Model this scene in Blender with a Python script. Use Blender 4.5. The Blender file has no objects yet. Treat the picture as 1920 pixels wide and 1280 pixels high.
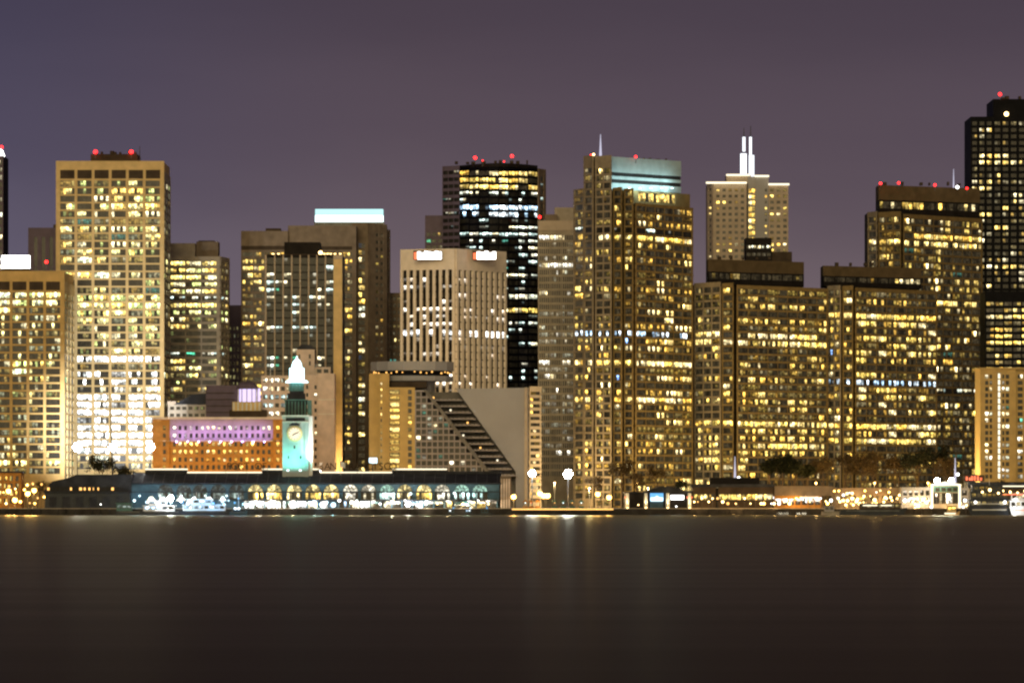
import bpy, math, random
from mathutils import Vector
R = math.radians
rnd = random.Random(7)
sc = bpy.context.scene
col = sc.collection

# ------------------------------------------------------------------ camera
F = 10000.0      # focal length in photograph pixels (1920 wide)
H = 10.0         # eye height above the water
HZ = 925.0       # horizon row in the photograph
cam = bpy.data.cameras.new('camera'); camo = bpy.data.objects.new('camera', cam); col.objects.link(camo)
cam.sensor_width = 36.0; cam.lens = 36.0 * F / 1920.0
cam.shift_y = (HZ - 640.0) / 1920.0
cam.clip_start = 1.0; cam.clip_end = 60000
camo.location = (0, 0, H); camo.rotation_euler = (R(90), 0, 0)
sc.camera = camo

# ------------------------------------------------------------------ sky: light-polluted overcast night
world = bpy.data.worlds.new('World'); sc.world = world; world.use_nodes = True
nt = world.node_tree; nt.nodes.clear()
def N(t, tree=None): return (tree or nt).nodes.new(t)
out = N('ShaderNodeOutputWorld'); bg = N('ShaderNodeBackground'); nt.links.new(bg.outputs[0], out.inputs[0])
tc = N('ShaderNodeTexCoord'); sx = N('ShaderNodeSeparateXYZ'); nt.links.new(tc.outputs['Generated'], sx.inputs[0])
noi = N('ShaderNodeTexNoise'); noi.inputs['Scale'].default_value = 5.0; noi.inputs['Detail'].default_value = 5; noi.inputs['Roughness'].default_value = .55
mp = N('ShaderNodeMapping'); mp.inputs['Scale'].default_value = (1, 1, 4.0); nt.links.new(tc.outputs['Generated'], mp.inputs[0]); nt.links.new(mp.outputs[0], noi.inputs[0])
ad = N('ShaderNodeMath'); ad.operation = 'MULTIPLY_ADD'; ad.inputs[1].default_value = 0.034; nt.links.new(noi.outputs[0], ad.inputs[0]); nt.links.new(sx.outputs['Z'], ad.inputs[2])
rp = N('ShaderNodeValToRGB'); nt.links.new(ad.outputs[0], rp.inputs[0])
cr = rp.color_ramp; cr.interpolation = 'EASE'
cr.elements[0].position = 0.0; cr.elements[0].color = (.225, .168, .178, 1)
cr.elements[1].position = 1.0; cr.elements[1].color = (.045, .03, .045, 1)
for p, c in ((.053, (.168, .127, .146, 1)), (.083, (.104, .077, .100, 1)), (.113, (.074, .055, .076, 1)), (.25, (.06, .041, .058, 1))):
    e = cr.elements.new(p); e.color = c
# the western half of the sky is a little bluer
mr = N('ShaderNodeMapRange'); mr.interpolation_type = 'SMOOTHSTEP'
mr.inputs['From Min'].default_value = -.125; mr.inputs['From Max'].default_value = -.01
nt.links.new(sx.outputs['X'], mr.inputs[0])
mx = N('ShaderNodeMix'); mx.data_type = 'RGBA'; mx.blend_type = 'MULTIPLY'; mx.inputs[0].default_value = 1
tint = N('ShaderNodeMix'); tint.data_type = 'RGBA'; tint.inputs[6].default_value = (.82, .96, 1.24, 1); tint.inputs[7].default_value = (1, 1, 1, 1)
nt.links.new(mr.outputs[0], tint.inputs[0]); nt.links.new(rp.outputs[0], mx.inputs[6]); nt.links.new(tint.outputs[2], mx.inputs[7])
nt.links.new(mx.outputs[2], bg.inputs[0]); bg.inputs[1].default_value = .93

# one weak warm directional light: the glow of the bay side of the city
sun = bpy.data.lights.new('sun', 'SUN'); sun.energy = 1.5; sun.angle = R(25); sun.color = (1, .78, .40)
suno = bpy.data.objects.new('sun', sun); col.objects.link(suno)
suno.rotation_euler = (R(80), 0, R(-5))

sc.view_settings.view_transform = 'Standard'; sc.view_settings.look = 'None'
sc.view_settings.exposure = 0.0; sc.view_settings.gamma = 1.0
sc.render.engine = 'CYCLES'
sc.cycles.use_denoising = True
sc.cycles.pixel_filter_type = 'BLACKMAN_HARRIS'; sc.cycles.filter_width = 2.3      # the soft rendering of a long telephoto exposure
sc.cycles.max_bounces = 4; sc.cycles.diffuse_bounces = 2; sc.cycles.glossy_bounces = 2
sc.cycles.caustics_reflective = False; sc.cycles.caustics_refractive = False
sc.cycles.sample_clamp_indirect = 4.0

# ------------------------------------------------------------------ helpers
GZ = 3.0                                     # street level above the water
def X(px, D): return (px - 960.0) * D / F
def Z(py, D): return H + (HZ - py) * D / F
def tag(o, label=None, cat=None, group=None, kind=None):
    for k, v in (('label', label), ('category', cat), ('group', group), ('kind', kind)):
        if v: o[k] = v
    return o

def material(name, c, rough=.7, metal=0.0, var=.25, scale=.25, spec=.12, bump=0.0, emit=None, estr=0.0, streak=1.0):
    m = bpy.data.materials.new(name); m.use_nodes = True
    t = m.node_tree; b = t.nodes['Principled BSDF']
    b.inputs['Roughness'].default_value = rough; b.inputs['Metallic'].default_value = metal
    b.inputs['Specular IOR Level'].default_value = spec
    g = t.nodes.new('ShaderNodeNewGeometry'); mpn = t.nodes.new('ShaderNodeMapping'); mpn.inputs['Scale'].default_value = (1, 1, streak)
    t.links.new(g.outputs['Position'], mpn.inputs[0])
    n = t.nodes.new('ShaderNodeTexNoise'); n.inputs['Scale'].default_value = scale; n.inputs['Detail'].default_value = 6
    t.links.new(mpn.outputs[0], n.inputs[0])
    r = t.nodes.new('ShaderNodeMapRange'); r.inputs['From Min'].default_value = .3; r.inputs['From Max'].default_value = .7
    r.inputs['To Min'].default_value = 1 - var; r.inputs['To Max'].default_value = 1 + var
    t.links.new(n.outputs[0], r.inputs[0])
    v = t.nodes.new('ShaderNodeVectorMath'); v.operation = 'SCALE'; v.inputs[0].default_value = c
    t.links.new(r.outputs[0], v.inputs['Scale']); t.links.new(v.outputs[0], b.inputs['Base Color'])
    if bump:
        bn = t.nodes.new('ShaderNodeBump'); bn.inputs['Strength'].default_value = bump
        t.links.new(n.outputs[0], bn.inputs['Height']); t.links.new(bn.outputs[0], b.inputs['Normal'])
    if emit:
        b.inputs['Emission Color'].default_value = (*emit, 1); b.inputs['Emission Strength'].default_value = estr
    return m
def glow(name, c, s, light=False):
    m = bpy.data.materials.new(name); m.use_nodes = True
    b = m.node_tree.nodes['Principled BSDF']
    b.inputs['Base Color'].default_value = (.05, .05, .05, 1)
    b.inputs['Emission Color'].default_value = (*c, 1); b.inputs['Emission Strength'].default_value = s
    m.cycles.emission_sampling = 'AUTO' if light else 'NONE'
    return m

# lit rooms seen through glass: the colour of each pane is stored on its face
winm = bpy.data.materials.new('window_glass'); winm.use_nodes = True
t = winm.node_tree; b = t.nodes['Principled BSDF']
b.inputs['Base Color'].default_value = (.010, .009, .008, 1); b.inputs['Roughness'].default_value = .3; b.inputs['Specular IOR Level'].default_value = .15
at = t.nodes.new('ShaderNodeAttribute'); at.attribute_name = 'lit'
g = t.nodes.new('ShaderNodeNewGeometry')
n = t.nodes.new('ShaderNodeTexNoise'); n.inputs['Scale'].default_value = .9; n.inputs['Detail'].default_value = 3; t.links.new(g.outputs['Position'], n.inputs[0])
r = t.nodes.new('ShaderNodeMapRange'); r.inputs['From Min'].default_value = .36; r.inputs['From Max'].default_value = .64
r.inputs['To Min'].default_value = .3; r.inputs['To Max'].default_value = 1.9; t.links.new(n.outputs[0], r.inputs[0])
t.links.new(at.outputs['Color'], b.inputs['Emission Color']); t.links.new(r.outputs[0], b.inputs['Emission Strength'])
winm.cycles.emission_sampling = 'NONE'

M = dict(
    tan=material('tan_stone', (.66, .48, .23), .8, var=.12),
    tan2=material('ochre_stone', (.60, .40, .16), .8, var=.15),
    grey=material('grey_concrete', (.36, .31, .25), .85, var=.18),
    pale=material('pale_concrete', (.44, .36, .28), .85, var=.12),
    pink=material('pinkish_stone', (.62, .50, .42), .85, var=.15),
    brown=material('brown_concrete', (.20, .155, .115), .85, var=.2),
    embar=material('buff_concrete', (.20, .14, .06), .85, var=.2),
    embar_l=material('lit_buff_concrete', (.29, .235, .165), .85, var=.2),  # lighter buff for left facets, the light on them put into the colour
    dark=material('dark_cladding', (.016, .013, .012), .7, var=.3, spec=.1),
    dkbrown=material('dark_brown_cladding', (.060, .042, .028), .7, var=.3),
    black=material('black_glass_wall', (.005, .005, .007), .6, var=.3, spec=.05), embar_d=material('dark_buff_concrete', (.115, .082, .045), .85, var=.2),
    mauve=material('mauve_panel', (.125, .095, .13), .6, var=.15),
    brick=material('orange_brick', (.42, .20, .05), .85, var=.2, scale=.5),
    hotel=material('ochre_concrete', (.50, .35, .14), .85, var=.12),
    hotelg=material('warm_grey_concrete', (.34, .33, .34), .85, var=.08, scale=.06),
    roof=material('dark_slate_roof', (.035, .037, .045), .7, var=.4),
    hall=material('blue_grey_stucco', (.055, .10, .135), .8, var=.25),
    white=material('white_paint', (.75, .75, .74), .5, var=.08),
    tower=material('tower_stone', (.36, .40, .38), .8, var=.12), ribstone=material('pale_rib_stone', (.78, .68, .60), .8, var=.1), cream=material('cream_stone', (.70, .68, .60), .8, var=.1),
    steel=material('dull_steel', (.10, .10, .10), .5, metal=.6, var=.3),
    pier=material('dark_pier_concrete', (.045, .04, .036), .9, var=.4),
    asphalt=material('asphalt', (.05, .048, .045), .9, var=.3, scale=.1),
    bark=material('bark', (.10, .065, .035), .9, var=.3, scale=2),
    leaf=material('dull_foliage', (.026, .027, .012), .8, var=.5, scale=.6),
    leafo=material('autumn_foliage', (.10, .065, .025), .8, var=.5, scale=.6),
    hulld=material('dark_hull_paint', (.02, .025, .035), .4, var=.3),
    copper=material('verdigris', (.10, .19, .17), .8, var=.2),
    frame=material('window_frame', (.03, .028, .025), .6, var=.2),
    letters=material('dark_sign_letters', (.035, .022, .012), .7),
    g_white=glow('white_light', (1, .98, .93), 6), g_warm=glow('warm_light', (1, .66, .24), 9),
    g_lantern=glow('lantern_light', (.50, .93, 1), 5.0), g_red=glow('red_beacon_light', (1, .012, .012), 9),
    g_redsoft=glow('red_sign_light', (1, .16, .06), 1.6), g_sodium=glow('sodium_light', (1, .52, .10), 14),
    g_flood=glow('flood_light', (.95, .98, 1), 120), g_teal=glow('teal_light', (.50, .92, .95), 1.15), g_tealw=glow('pale_teal_light', (.78, 1, 1), 3.0),
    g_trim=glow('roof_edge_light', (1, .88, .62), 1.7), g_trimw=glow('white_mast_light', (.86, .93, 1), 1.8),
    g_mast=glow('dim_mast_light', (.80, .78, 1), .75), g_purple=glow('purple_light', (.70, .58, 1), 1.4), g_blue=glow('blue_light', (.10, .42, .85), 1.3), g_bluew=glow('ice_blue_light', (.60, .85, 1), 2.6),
    g_amber=glow('amber_light', (1, .50, .12), 2.2), g_dimteal=glow('dim_teal_light', (.16, .33, .34), .5), g_clock=glow('clock_face_light', (1, .88, .60), 1.15),
)

class MB:
    def __init__(s): s.v = []; s.f = []; s.c = []
    def quad(s, pts, c=None):
        k = len(s.v); s.v += [tuple(p) for p in pts]; s.f.append(tuple(range(k, k + len(pts)))); s.c.append(c or (0, 0, 0)); return s
    def prism(s, poly, z0, z1, c=None):          # poly counter-clockwise seen from above
        k = len(s.v); n = len(poly)
        s.v += [(p[0], p[1], z0) for p in poly] + [(p[0], p[1], z1) for p in poly]
        s.f.append(tuple(range(k + n - 1, k - 1, -1))); s.f.append(tuple(range(k + n, k + 2 * n)))
        for i in range(n):
            j = (i + 1) % n; s.f.append((k + i, k + j, k + n + j, k + n + i))
        s.c += [c or (0, 0, 0)] * (n + 2); return s
    def box(s, x0, x1, y0, y1, z0, z1, c=None): return s.prism([(x0, y0), (x1, y0), (x1, y1), (x0, y1)], z0, z1, c)
    def xprism(s, poly, y0, y1, c=None):         # poly in (x,z), extruded along y
        k = len(s.v); n = len(poly)
        s.v += [(p[0], y0, p[1]) for p in poly] + [(p[0], y1, p[1]) for p in poly]
        s.f.append(tuple(range(k, k + n))); s.f.append(tuple(range(k + 2 * n - 1, k + n - 1, -1)))
        for i in range(n):
            j = (i + 1) % n; s.f.append((k + j, k + i, k + n + i, k + n + j))
        s.c += [c or (0, 0, 0)] * (n + 2); return s
    def cone(s, cx, cy, z0, z1, r0, r1, n=16, c=None):
        k = len(s.v)
        for z, rr in ((z0, r0), (z1, r1)):
            s.v += [(cx + rr * math.cos(2 * math.pi * i / n), cy + rr * math.sin(2 * math.pi * i / n), z) for i in range(n)]
        s.f.append(tuple(range(k + n - 1, k - 1, -1))); s.f.append(tuple(range(k + n, k + 2 * n)))
        for i in range(n):
            j = (i + 1) % n; s.f.append((k + i, k + j, k + n + j, k + n + i))
        s.c += [c or (0, 0, 0)] * (n + 2); return s
    def dome(s, cx, cy, z, r, h, n=16, m=4):
        for i in range(m):
            a, bb = i * math.pi / 2 / m, (i + 1) * math.pi / 2 / m
            s.cone(cx, cy, z + h * math.sin(a), z + h * math.sin(bb), r * math.cos(a), max(r * math.cos(bb), .01), n)
        return s
    def ball(s, cx, cy, cz, r, n=12, m=6):
        for i in range(m):
            a, bb = -math.pi / 2 + i * math.pi / m, -math.pi / 2 + (i + 1) * math.pi / m
            s.cone(cx, cy, cz + r * math.sin(a), cz + r * math.sin(bb), max(r * math.cos(a), .005), max(r * math.cos(bb), .005), n)
        return s
    def tube(s, p0, p1, r0, r1, n=6):
        p0 = Vector(p0); p1 = Vector(p1); d = (p1 - p0)
        if d.length < 1e-6: return s
        d.normalize(); a = d.orthogonal().normalized(); bb = d.cross(a); k = len(s.v)
        for p, rr in ((p0, r0), (p1, r1)):
            s.v += [tuple(p + (a * math.cos(2 * math.pi * i / n) + bb * math.sin(2 * math.pi * i / n)) * rr) for i in range(n)]
        for i in range(n):
            j = (i + 1) % n; s.f.append((k + i, k + j, k + n + j, k + n + i))
        s.f.append(tuple(range(k + n - 1, k - 1, -1))); s.f.append(tuple(range(k + n, k + 2 * n)))
        s.c += [(0, 0, 0)] * (n + 2); return s
    def mesh(s, name, mat, org=(0, 0, 0), attr=False, smooth=False):
        me = bpy.data.meshes.new(name)
        me.from_pydata([(p[0] - org[0], p[1] - org[1], p[2] - org[2]) for p in s.v], [], s.f)
        me.materials.append(mat)
        if attr:
            a = me.attributes.new('lit', 'FLOAT_COLOR', 'FACE')
            a.data.foreach_set('color', [q for c in s.c for q in (*c, 1.0)])
        if smooth:
            me.polygons.foreach_set('use_smooth', [True] * len(me.polygons))
        me.update(); return me
    def build(s, name, mat, org=(0, 0, 0), smooth=False):
        o = bpy.data.objects.new(name, s.mesh(name, M[mat] if isinstance(mat, str) else mat, org, False, smooth)); col.objects.link(o)
        o.location = org; return o
class Thing:
    """an Empty at the thing's base which parents its parts; parts given in world coordinates"""
    def __init__(s, name, label, cat, org, group=None):
        s.org = org; s.e = bpy.data.objects.new(name, None); col.objects.link(s.e); s.e.location = org
        s.e.empty_display_size = 2; tag(s.e, label, cat, group); s.wins = []
    def part(s, name, mb, mat, attr=False, smooth=False, under=None):
        o = bpy.data.objects.new(name, mb.mesh(name, M[mat] if isinstance(mat, str) else mat, s.org, attr, smooth)); col.objects.link(o)
        o.parent = under or s.e; return o
    def inst(s, name, me, loc, rz=0, under=None):
        o = bpy.data.objects.new(name, me); col.objects.link(o); o.parent = under or s.e
        o.location = (loc[0] - s.org[0], loc[1] - s.org[1], loc[2] - s.org[2]); o.rotation_euler = (0, 0, rz); return o
    def box(s, name, px0, px1, py0, py1, D0, D1, mat, under=None):   # py0 is the top row; py1 None = street level
        z0 = GZ if py1 is None else Z(py1, D0)
        return s.part(name, MB().box(X(px0, D0), X(px1, D0), D0, D1, z0, Z(py0, D0)), mat, under=under)
    def lamp(s, name, kind, loc, energy, color, size=.5, aim=None, spot=None):
        l = bpy.data.lights.new(name, kind); l.energy = energy; l.color = color
        if kind == 'AREA': l.shape = 'RECTANGLE'; l.size = size[0]; l.size_y = size[1]
        else: l.shadow_soft_size = size
        if spot: l.spot_size = R(spot); l.spot_blend = .8
        o = bpy.data.objects.new(name, l); col.objects.link(o); o.parent = s.e
        o.location = (loc[0] - s.org[0], loc[1] - s.org[1], loc[2] - s.org[2])
        if aim: o.rotation_euler = (Vector(aim) - Vector(loc)).to_track_quat('-Z', 'Y').to_euler()
        return o

# ------------------------------------------------------------------ windows
PAL = {
    'office': [(1, .78, .28), (1, .72, .20), (.96, .86, .36), (1, .88, .52), (.74, .86, .28), (1, .62, .14), (.92, .97, .62)],
    'yellow': [(1, .62, .12), (1, .68, .17), (1, .56, .09), (1, .72, .24), (.95, .66, .14), (1, .80, .40)],
    'gold': [(1, .70, .20), (1, .78, .34), (1, .62, .14), (1, .86, .52)],
    'white': [(1, .88, .60), (1, .94, .76), (.92, .95, .70), (1, .80, .42)],
    'cool': [(.92, 1, .82), (1, .93, .70), (.70, .92, .85), (1, .86, .52)],
    'blaze': [(1, .98, .92), (1, 1, .97), (.95, 1, .98)],
    'ice': [(.75, .9, 1), (.5, .75, 1), (.85, .95, 1)],
    'pinkish': [(1, .82, .60), (1, .90, .75)],
    'cyan': [(.6, .95, .9), (.75, 1, .95)],
}
ACC = {'office': [(.10, .62, .32), (.2, .75, .6)], 'cool': [(.06, .5, .28), (.1, .35, .75), (.15, .6, .45)], 'yellow': [(.2, .6, .45), (.25, .45, .9)], 'white': [(.1, .5, .35)]}
DK = {'yellow': .030, 'office': .018, 'white': .010}     # glow of unlit rooms
WCACHE = {}
def wmesh(w, h, n, style, state, var):
    key = (round(w, 2), round(h, 2), n, style, state, var)
    if key in WCACHE: return WCACHE[key]
    rg = random.Random(var * 131 + n * 17 + len(style) * 7 + {'off': 1, 'dim': 2, 'part': 3, 'full': 4}[state] * 977 + int(w * 10))
    mb = MB()
    mb.quad([(0, 0, 0), (w, 0, 0), (w, 0, h), (0, 0, h)], tuple(DK.get(style, .006) * q for q in (.5, .4, .25)))
    pal = PAL[style]; base = rg.choice(pal)
    if state in ('part', 'dim') and style in ACC and rg.random() < (.02 if style == 'yellow' else .09): base = rg.choice(ACC[style])
    pw = w / n
    for i in range(n):
        x0, x1 = i * pw + pw * .05, (i + 1) * pw - pw * .05
        if state == 'off': on = rg.random() < .06; lv = rg.uniform(.05, .25)
        elif state == 'dim': on = rg.random() < .75; lv = rg.uniform(.10, .42)
        elif state == 'part': on = rg.random() < .50; lv = rg.choice((.5, .9, 1.5, 2.6))
        else: on = rg.random() < .93; lv = rg.choice((1.0, 1.6, 2.4, 3.4))
        c = base if rg.random() < .7 else rg.choice(pal)
        if style == 'blaze': lv *= 1.8
        if style == 'ice': lv *= 1.6
        if style == 'yellow': lv *= .78 if rg.random() < .85 else 1.6
        if not on:
            d = rg.uniform(.25, 1.4) * DK.get(style, .006); mb.quad([(x0, -.03, h * .06), (x1, -.03, h * .06), (x1, -.03, h * .94), (x0, -.03, h * .94)], (d * 1.2, d * .9, d * .45)); continue
        # the room behind: ceiling lights on top, furniture, blinds
        zs = [h * .05, h * rg.uniform(.2, .45), h * rg.uniform(.5, .75), h * .95]
        kk = [rg.choice((.15, .35, .7)), rg.choice((.5, 1, 1)), rg.choice((.8, 1.2, 1.5))]
        if rg.random() < .2: kk[2] *= .25
        if style in ('cool', 'pinkish'):          # only the lit ceiling shows
            zs = [h * .05, h * rg.uniform(.35, .5), h * rg.uniform(.58, .7), h * .95]; kk = [.02, rg.choice((.03, .1, .6)), 1.2]
        for q in range(3):
            ox = 0 if q else pw * rg.uniform(0, .25)
            cc = tuple(ch * lv * kk[q] for ch in c)
            mb.quad([(x0 + ox, -.03, zs[q]), (x1, -.03, zs[q]), (x1, -.03, zs[q + 1]), (x0 + ox, -.03, zs[q + 1])], cc)
    WCACHE[key] = (mb, mb.mesh('window', winm, attr=True)); return WCACHE[key]

BOXC = {}
def boxmesh(w, d, h, mat):
    key = (round(w, 3), round(d, 3), round(h, 3), mat)
    if key not in BOXC: BOXC[key] = MB().box(0, w, -d, 0, 0, h).mesh('block', M[mat])
    return BOXC[key]

class Building(Thing):
    def __init__(s, name, label, cat, px, D, seed=1, style='office', mix=(.35, .25, .3, .1), group=None):
        super().__init__(name, label, cat, (X(px, D), D, GZ), group)
        s.rg = random.Random(seed); s.style = style; s.mix = mix
    def facet(s, px0, d0, px1, d1, top, bot=None, thick=30, bays=4, gap=5, edge=None, row0=None, pitch=14, hwin=10, nrows=None,
              pier='tan', span='tan', wall='dark', proud='pier', dep=.6, panes=4, lit=None, style=None, mix=None, core=True, ext=(0, 0), rowstyle=None, blank=(), corename='wall', pierlist=None, side=False, wins=True):
        """one flat face of a building from (px0,d0) to (px1,d1); rows are in photograph pixels at depth d0"""
        x0 = X(px0, d0); x1 = X(px1, d1) if not side else x0
        p0 = Vector((x0, d0)); p1 = Vector((x1, d1)); L = (p1 - p0).length; tv = (p1 - p0) / L; nv = Vector((tv.y, -tv.x)); rz = math.atan2(tv.y, tv.x)
        zt = Z(top, d0); zb = GZ if bot is None else Z(bot, d0)
        if core:
            s.part(corename, MB().prism([tuple(p0), tuple(p1), (p1.x, p1.y + thick), (p0.x, p0.y + thick)], zb, zt - .01), wall)
        mpp = L / (px1 - px0) if not side else 1.0    # metres per pixel along the face
        if pierlist is not None: cells = [((a - px0) * mpp, (c - px0) * mpp) for a, c in pierlist]
        else:
            e = (gap if edge is None else edge) * mpp; g = gap * mpp; bw = (L - 2 * e - (bays - 1) * g) / bays
            cells = [(e + i * (bw + g), e + i * (bw + g) + bw) for i in range(bays)]
        rows = []
        if row0 is not None:
            k = 0
            while True:
                a = row0 + k * pitch; c = a + hwin
                if (nrows is not None and k >= nrows) or Z(c, d0) < zb + 1.0: break
                rows.append((Z(c, d0), Z(a, d0), (a + c) / 2, k)); k += 1
        # piers
        us = [0] + [q for c in cells for q in c] + [L]
        pd = dep if proud == 'pier' else dep * .8; sd = dep * .8 if proud == 'pier' else dep
        if pier:
            for i in range(0, len(us), 2):
                a, c = us[i], us[i + 1]
                if i == 0: a -= ext[0]
                if i == len(us) - 2: c += ext[1]
                if c - a < .05: continue
                q = p0 + tv * a; s.inst('pier', boxmesh(c - a, pd, zt - zb, pier), (q.x, q.y, zb), rz)
        if span:
            zz = [zt] + [q for rw in rows for q in (rw[1], rw[0])] + [zb]
            for i in range(0, len(zz), 2):
                if zz[i] - zz[i + 1] < .05: continue
                q = p0 - tv * (ext[0] * .99); s.inst('spandrel', boxmesh(L + (ext[0] + ext[1]) * .99, sd, zz[i] - zz[i + 1] - (.004 if i == 0 else 0), span), (q.x, q.y, zz[i + 1]), rz)
        st = style or s.style; mx = mix or s.mix; names = ('off', 'dim', 'part', 'full')
        if not wins: return
        for (za, zc, py, k) in rows:
            force = None; rst = st; dom = s.rg.choices(names, mx)[0] if s.rg.random() < .6 else None
            for key, val in (lit or {}).items():
                if abs(key - py) < pitch * .5: force = val
            for key, val in (rowstyle or {}).items():
                if abs(key - py) < pitch * .5: rst = val
            state = None
            for ci, (a, c) in enumerate(cells):
                if state is None or s.rg.random() < .6 or force: state = s.rg.choices(names, mx)[0]
                if dom and s.rg.random() < .6: state = dom
                if force:
                    if isinstance(force, (tuple, list)):
                        lo, hi, stt = force; uu = px0 + (a + c) / 2 / mpp
                        if lo <= uu <= hi: state = stt
                    elif s.rg.random() < .9: state = force
                if k in blank: state = 'off'
                q = p0 + tv * a + nv * .06
                s.wins.append(((c - a) * (zc - za), c - a, zc - za, panes, rst, state, s.rg.randrange(14), (q.x, q.y, za), rz))
    def finish(s, limit=300):
        s.wins.sort(key=lambda w: -round(w[0], 1) * (1 if w[5] in ('part', 'full') else .9))
        rest = MB()
        for i, (ar, w, h, n_, st, state, var, loc, rz) in enumerate(s.wins):
            mb, me = wmesh(w, h, n_, st, state, var)
            if i < limit: s.inst('window', me, loc, rz)
            else:
                ca, sa = math.cos(rz), math.sin(rz); k = len(rest.v)
                rest.v += [(loc[0] + v[0] * ca - v[1] * sa, loc[1] + v[0] * sa + v[1] * ca, loc[2] + v[2]) for v in mb.v]
                rest.f += [tuple(j + k for j in f) for f in mb.f]; rest.c += mb.c
        if rest.f: s.part('window_field', rest, winm, attr=True)['kind'] = 'stuff'
    def beacon(s, px, py, D, size=1.1, mat='g_red'):
        x, z = X(px, D), Z(py, D); size *= .52
        o = s.part('beacon', MB().ball(x, D, z, size), mat)
        s.part('beacon_post', MB().cone(x, D, z - 3.2, z - size * .9, .18, .14, 6), 'steel', under=o)
    def pole(s, name, px, py0, py1, D, r, mat, top=.5):
        return s.part(name, MB().cone(X(px, D), D, Z(py1, D), Z(py0, D), r, r * top, 8), mat)
    def roofclutter(s, px0, px1, py, D, n, seed=0):
        rg = random.Random(seed)
        for i in range(n):
            px = px0 + (px1 - px0) * (i + rg.random() * .7) / n; w = rg.uniform(3, 8); h = rg.uniform(3, 7)
            s.part('roof_unit', MB().box(X(px, D), X(px + w, D), D, D + 5, Z(py, D) - .05, Z(py - h, D)), 'dkbrown')
ON = 'zeroth first second third fourth fifth sixth seventh eighth ninth tenth eleventh twelfth thirteenth fourteenth fifteenth sixteenth seventeenth eighteenth nineteenth'.split()
TN = {2: ('twentieth', 'twenty'), 3: ('thirtieth', 'thirty'), 4: ('fortieth', 'forty'), 5: ('fiftieth', 'fifty'), 6: ('sixtieth', 'sixty')}
def ordinal(n): return ON[n] if n < 20 else (TN[n // 10][0] if n % 10 == 0 else TN[n // 10][1] + '-' + ON[n % 10])
def letter_mesh(ch, h):
    cu = bpy.data.curves.new('letter', 'FONT'); cu.body = ch; cu.size = h * 1.38; cu.extrude = .12; cu.align_x = 'CENTER'
    tmp = bpy.data.objects.new('letter', cu); col.objects.link(tmp); dg_ = bpy.context.evaluated_depsgraph_get(); dg_.update()
    me = bpy.data.meshes.new_from_object(tmp.evaluated_get(dg_)); bpy.data.objects.remove(tmp); me.materials.clear(); me.materials.append(M['letters']); return me
LET = {ch: letter_mesh(ch, 3.4) for ch in sorted(set('PORTOFSANFRANCISCO'))}
M['steelpale'] = material('pale_grey_green_panel', (.27, .31, .30), .7, var=.12)
# ------------------------------------------------------------------ the setting: bay, city ground, sea wall
water = bpy.data.materials.new('bay_water'); water.use_nodes = True
t = water.node_tree; t.nodes.clear()
o_ = t.nodes.new('ShaderNodeOutputMaterial'); mix = t.nodes.new('ShaderNodeMixShader'); df = t.nodes.new('ShaderNodeBsdfDiffuse'); gl = t.nodes.new('ShaderNodeBsdfGlossy')
df.inputs['Color'].default_value = (.032, .023, .018, 1); gl.inputs['Color'].default_value = (.70, .67, .52, 1); gl.inputs['Roughness'].default_value = .34
g = t.nodes.new('ShaderNodeNewGeometry'); mpn = t.nodes.new('ShaderNodeMapping'); mpn.inputs['Scale'].default_value = (.0016, .035, 1)
t.links.new(g.outputs['Position'], mpn.inputs[0]); nz = t.nodes.new('ShaderNodeTexNoise'); nz.inputs['Scale'].default_value = 1.0; nz.inputs['Detail'].default_value = 6
t.links.new(mpn.outputs[0], nz.inputs[0])
mrn = t.nodes.new('ShaderNodeMapRange'); mrn.inputs['From Min'].default_value = .3; mrn.inputs['From Max'].default_value = .7; mrn.inputs['To Min'].default_value = .185; mrn.inputs['To Max'].default_value = .235
lw = t.nodes.new('ShaderNodeLayerWeight'); fr = t.nodes.new('ShaderNodeMapRange'); fr.interpolation_type = 'SMOOTHSTEP'
fr.inputs['From Min'].default_value = .96; fr.inputs['From Max'].default_value = .9975; fr.inputs['To Min'].default_value = 1.0; fr.inputs['To Max'].default_value = 2.3
mu = t.nodes.new('ShaderNodeMath'); mu.operation = 'MULTIPLY'
t.links.new(lw.outputs['Facing'], fr.inputs[0]); t.links.new(nz.outputs[0], mrn.inputs[0]); t.links.new(mrn.outputs[0], mu.inputs[0]); t.links.new(fr.outputs[0], mu.inputs[1]); t.links.new(mu.outputs[0], mix.inputs[0])
t.links.new(df.outputs[0], mix.inputs[1]); t.links.new(gl.outputs[0], mix.inputs[2]); t.links.new(mix.outputs[0], o_.inputs[0])
M['water'] = water
SH = 2490.0                                   # the shore line
w_ = MB().quad([(-6000, -400, 0), (6000, -400, 0), (6000, SH + 4, 0), (-6000, SH + 4, 0)]).build('water', 'water'); tag(w_, 'dark smooth brownish water of the bay', 'water', kind='structure')
g_ = MB().quad([(-9000, SH + 2, GZ), (9000, SH + 2, GZ), (9000, 30000, GZ), (-9000, 30000, GZ)]).build('ground', 'asphalt'); tag(g_, 'dark city ground behind the waterfront', 'ground', kind='structure')
sw = Thing('sea_wall', 'dark concrete sea wall along the whole waterfront', 'wall', (0, SH, 0))
for i in range(40):
    x = -320 + i * 16
    sw.part('wall_panel', MB().box(x, x + 15.7, SH, SH + 6, -1, GZ - .1), 'pier')
    sw.part('capping', MB().box(x, x + 15.9, SH - .3, SH + 6.4, GZ - .1, GZ + .25), 'grey')
    for q in range(2): sw.part('pile', MB().cone(x + 4 + q * 8, SH - .9, -1, GZ - .4, .35, .35, 8), 'pier')

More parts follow.
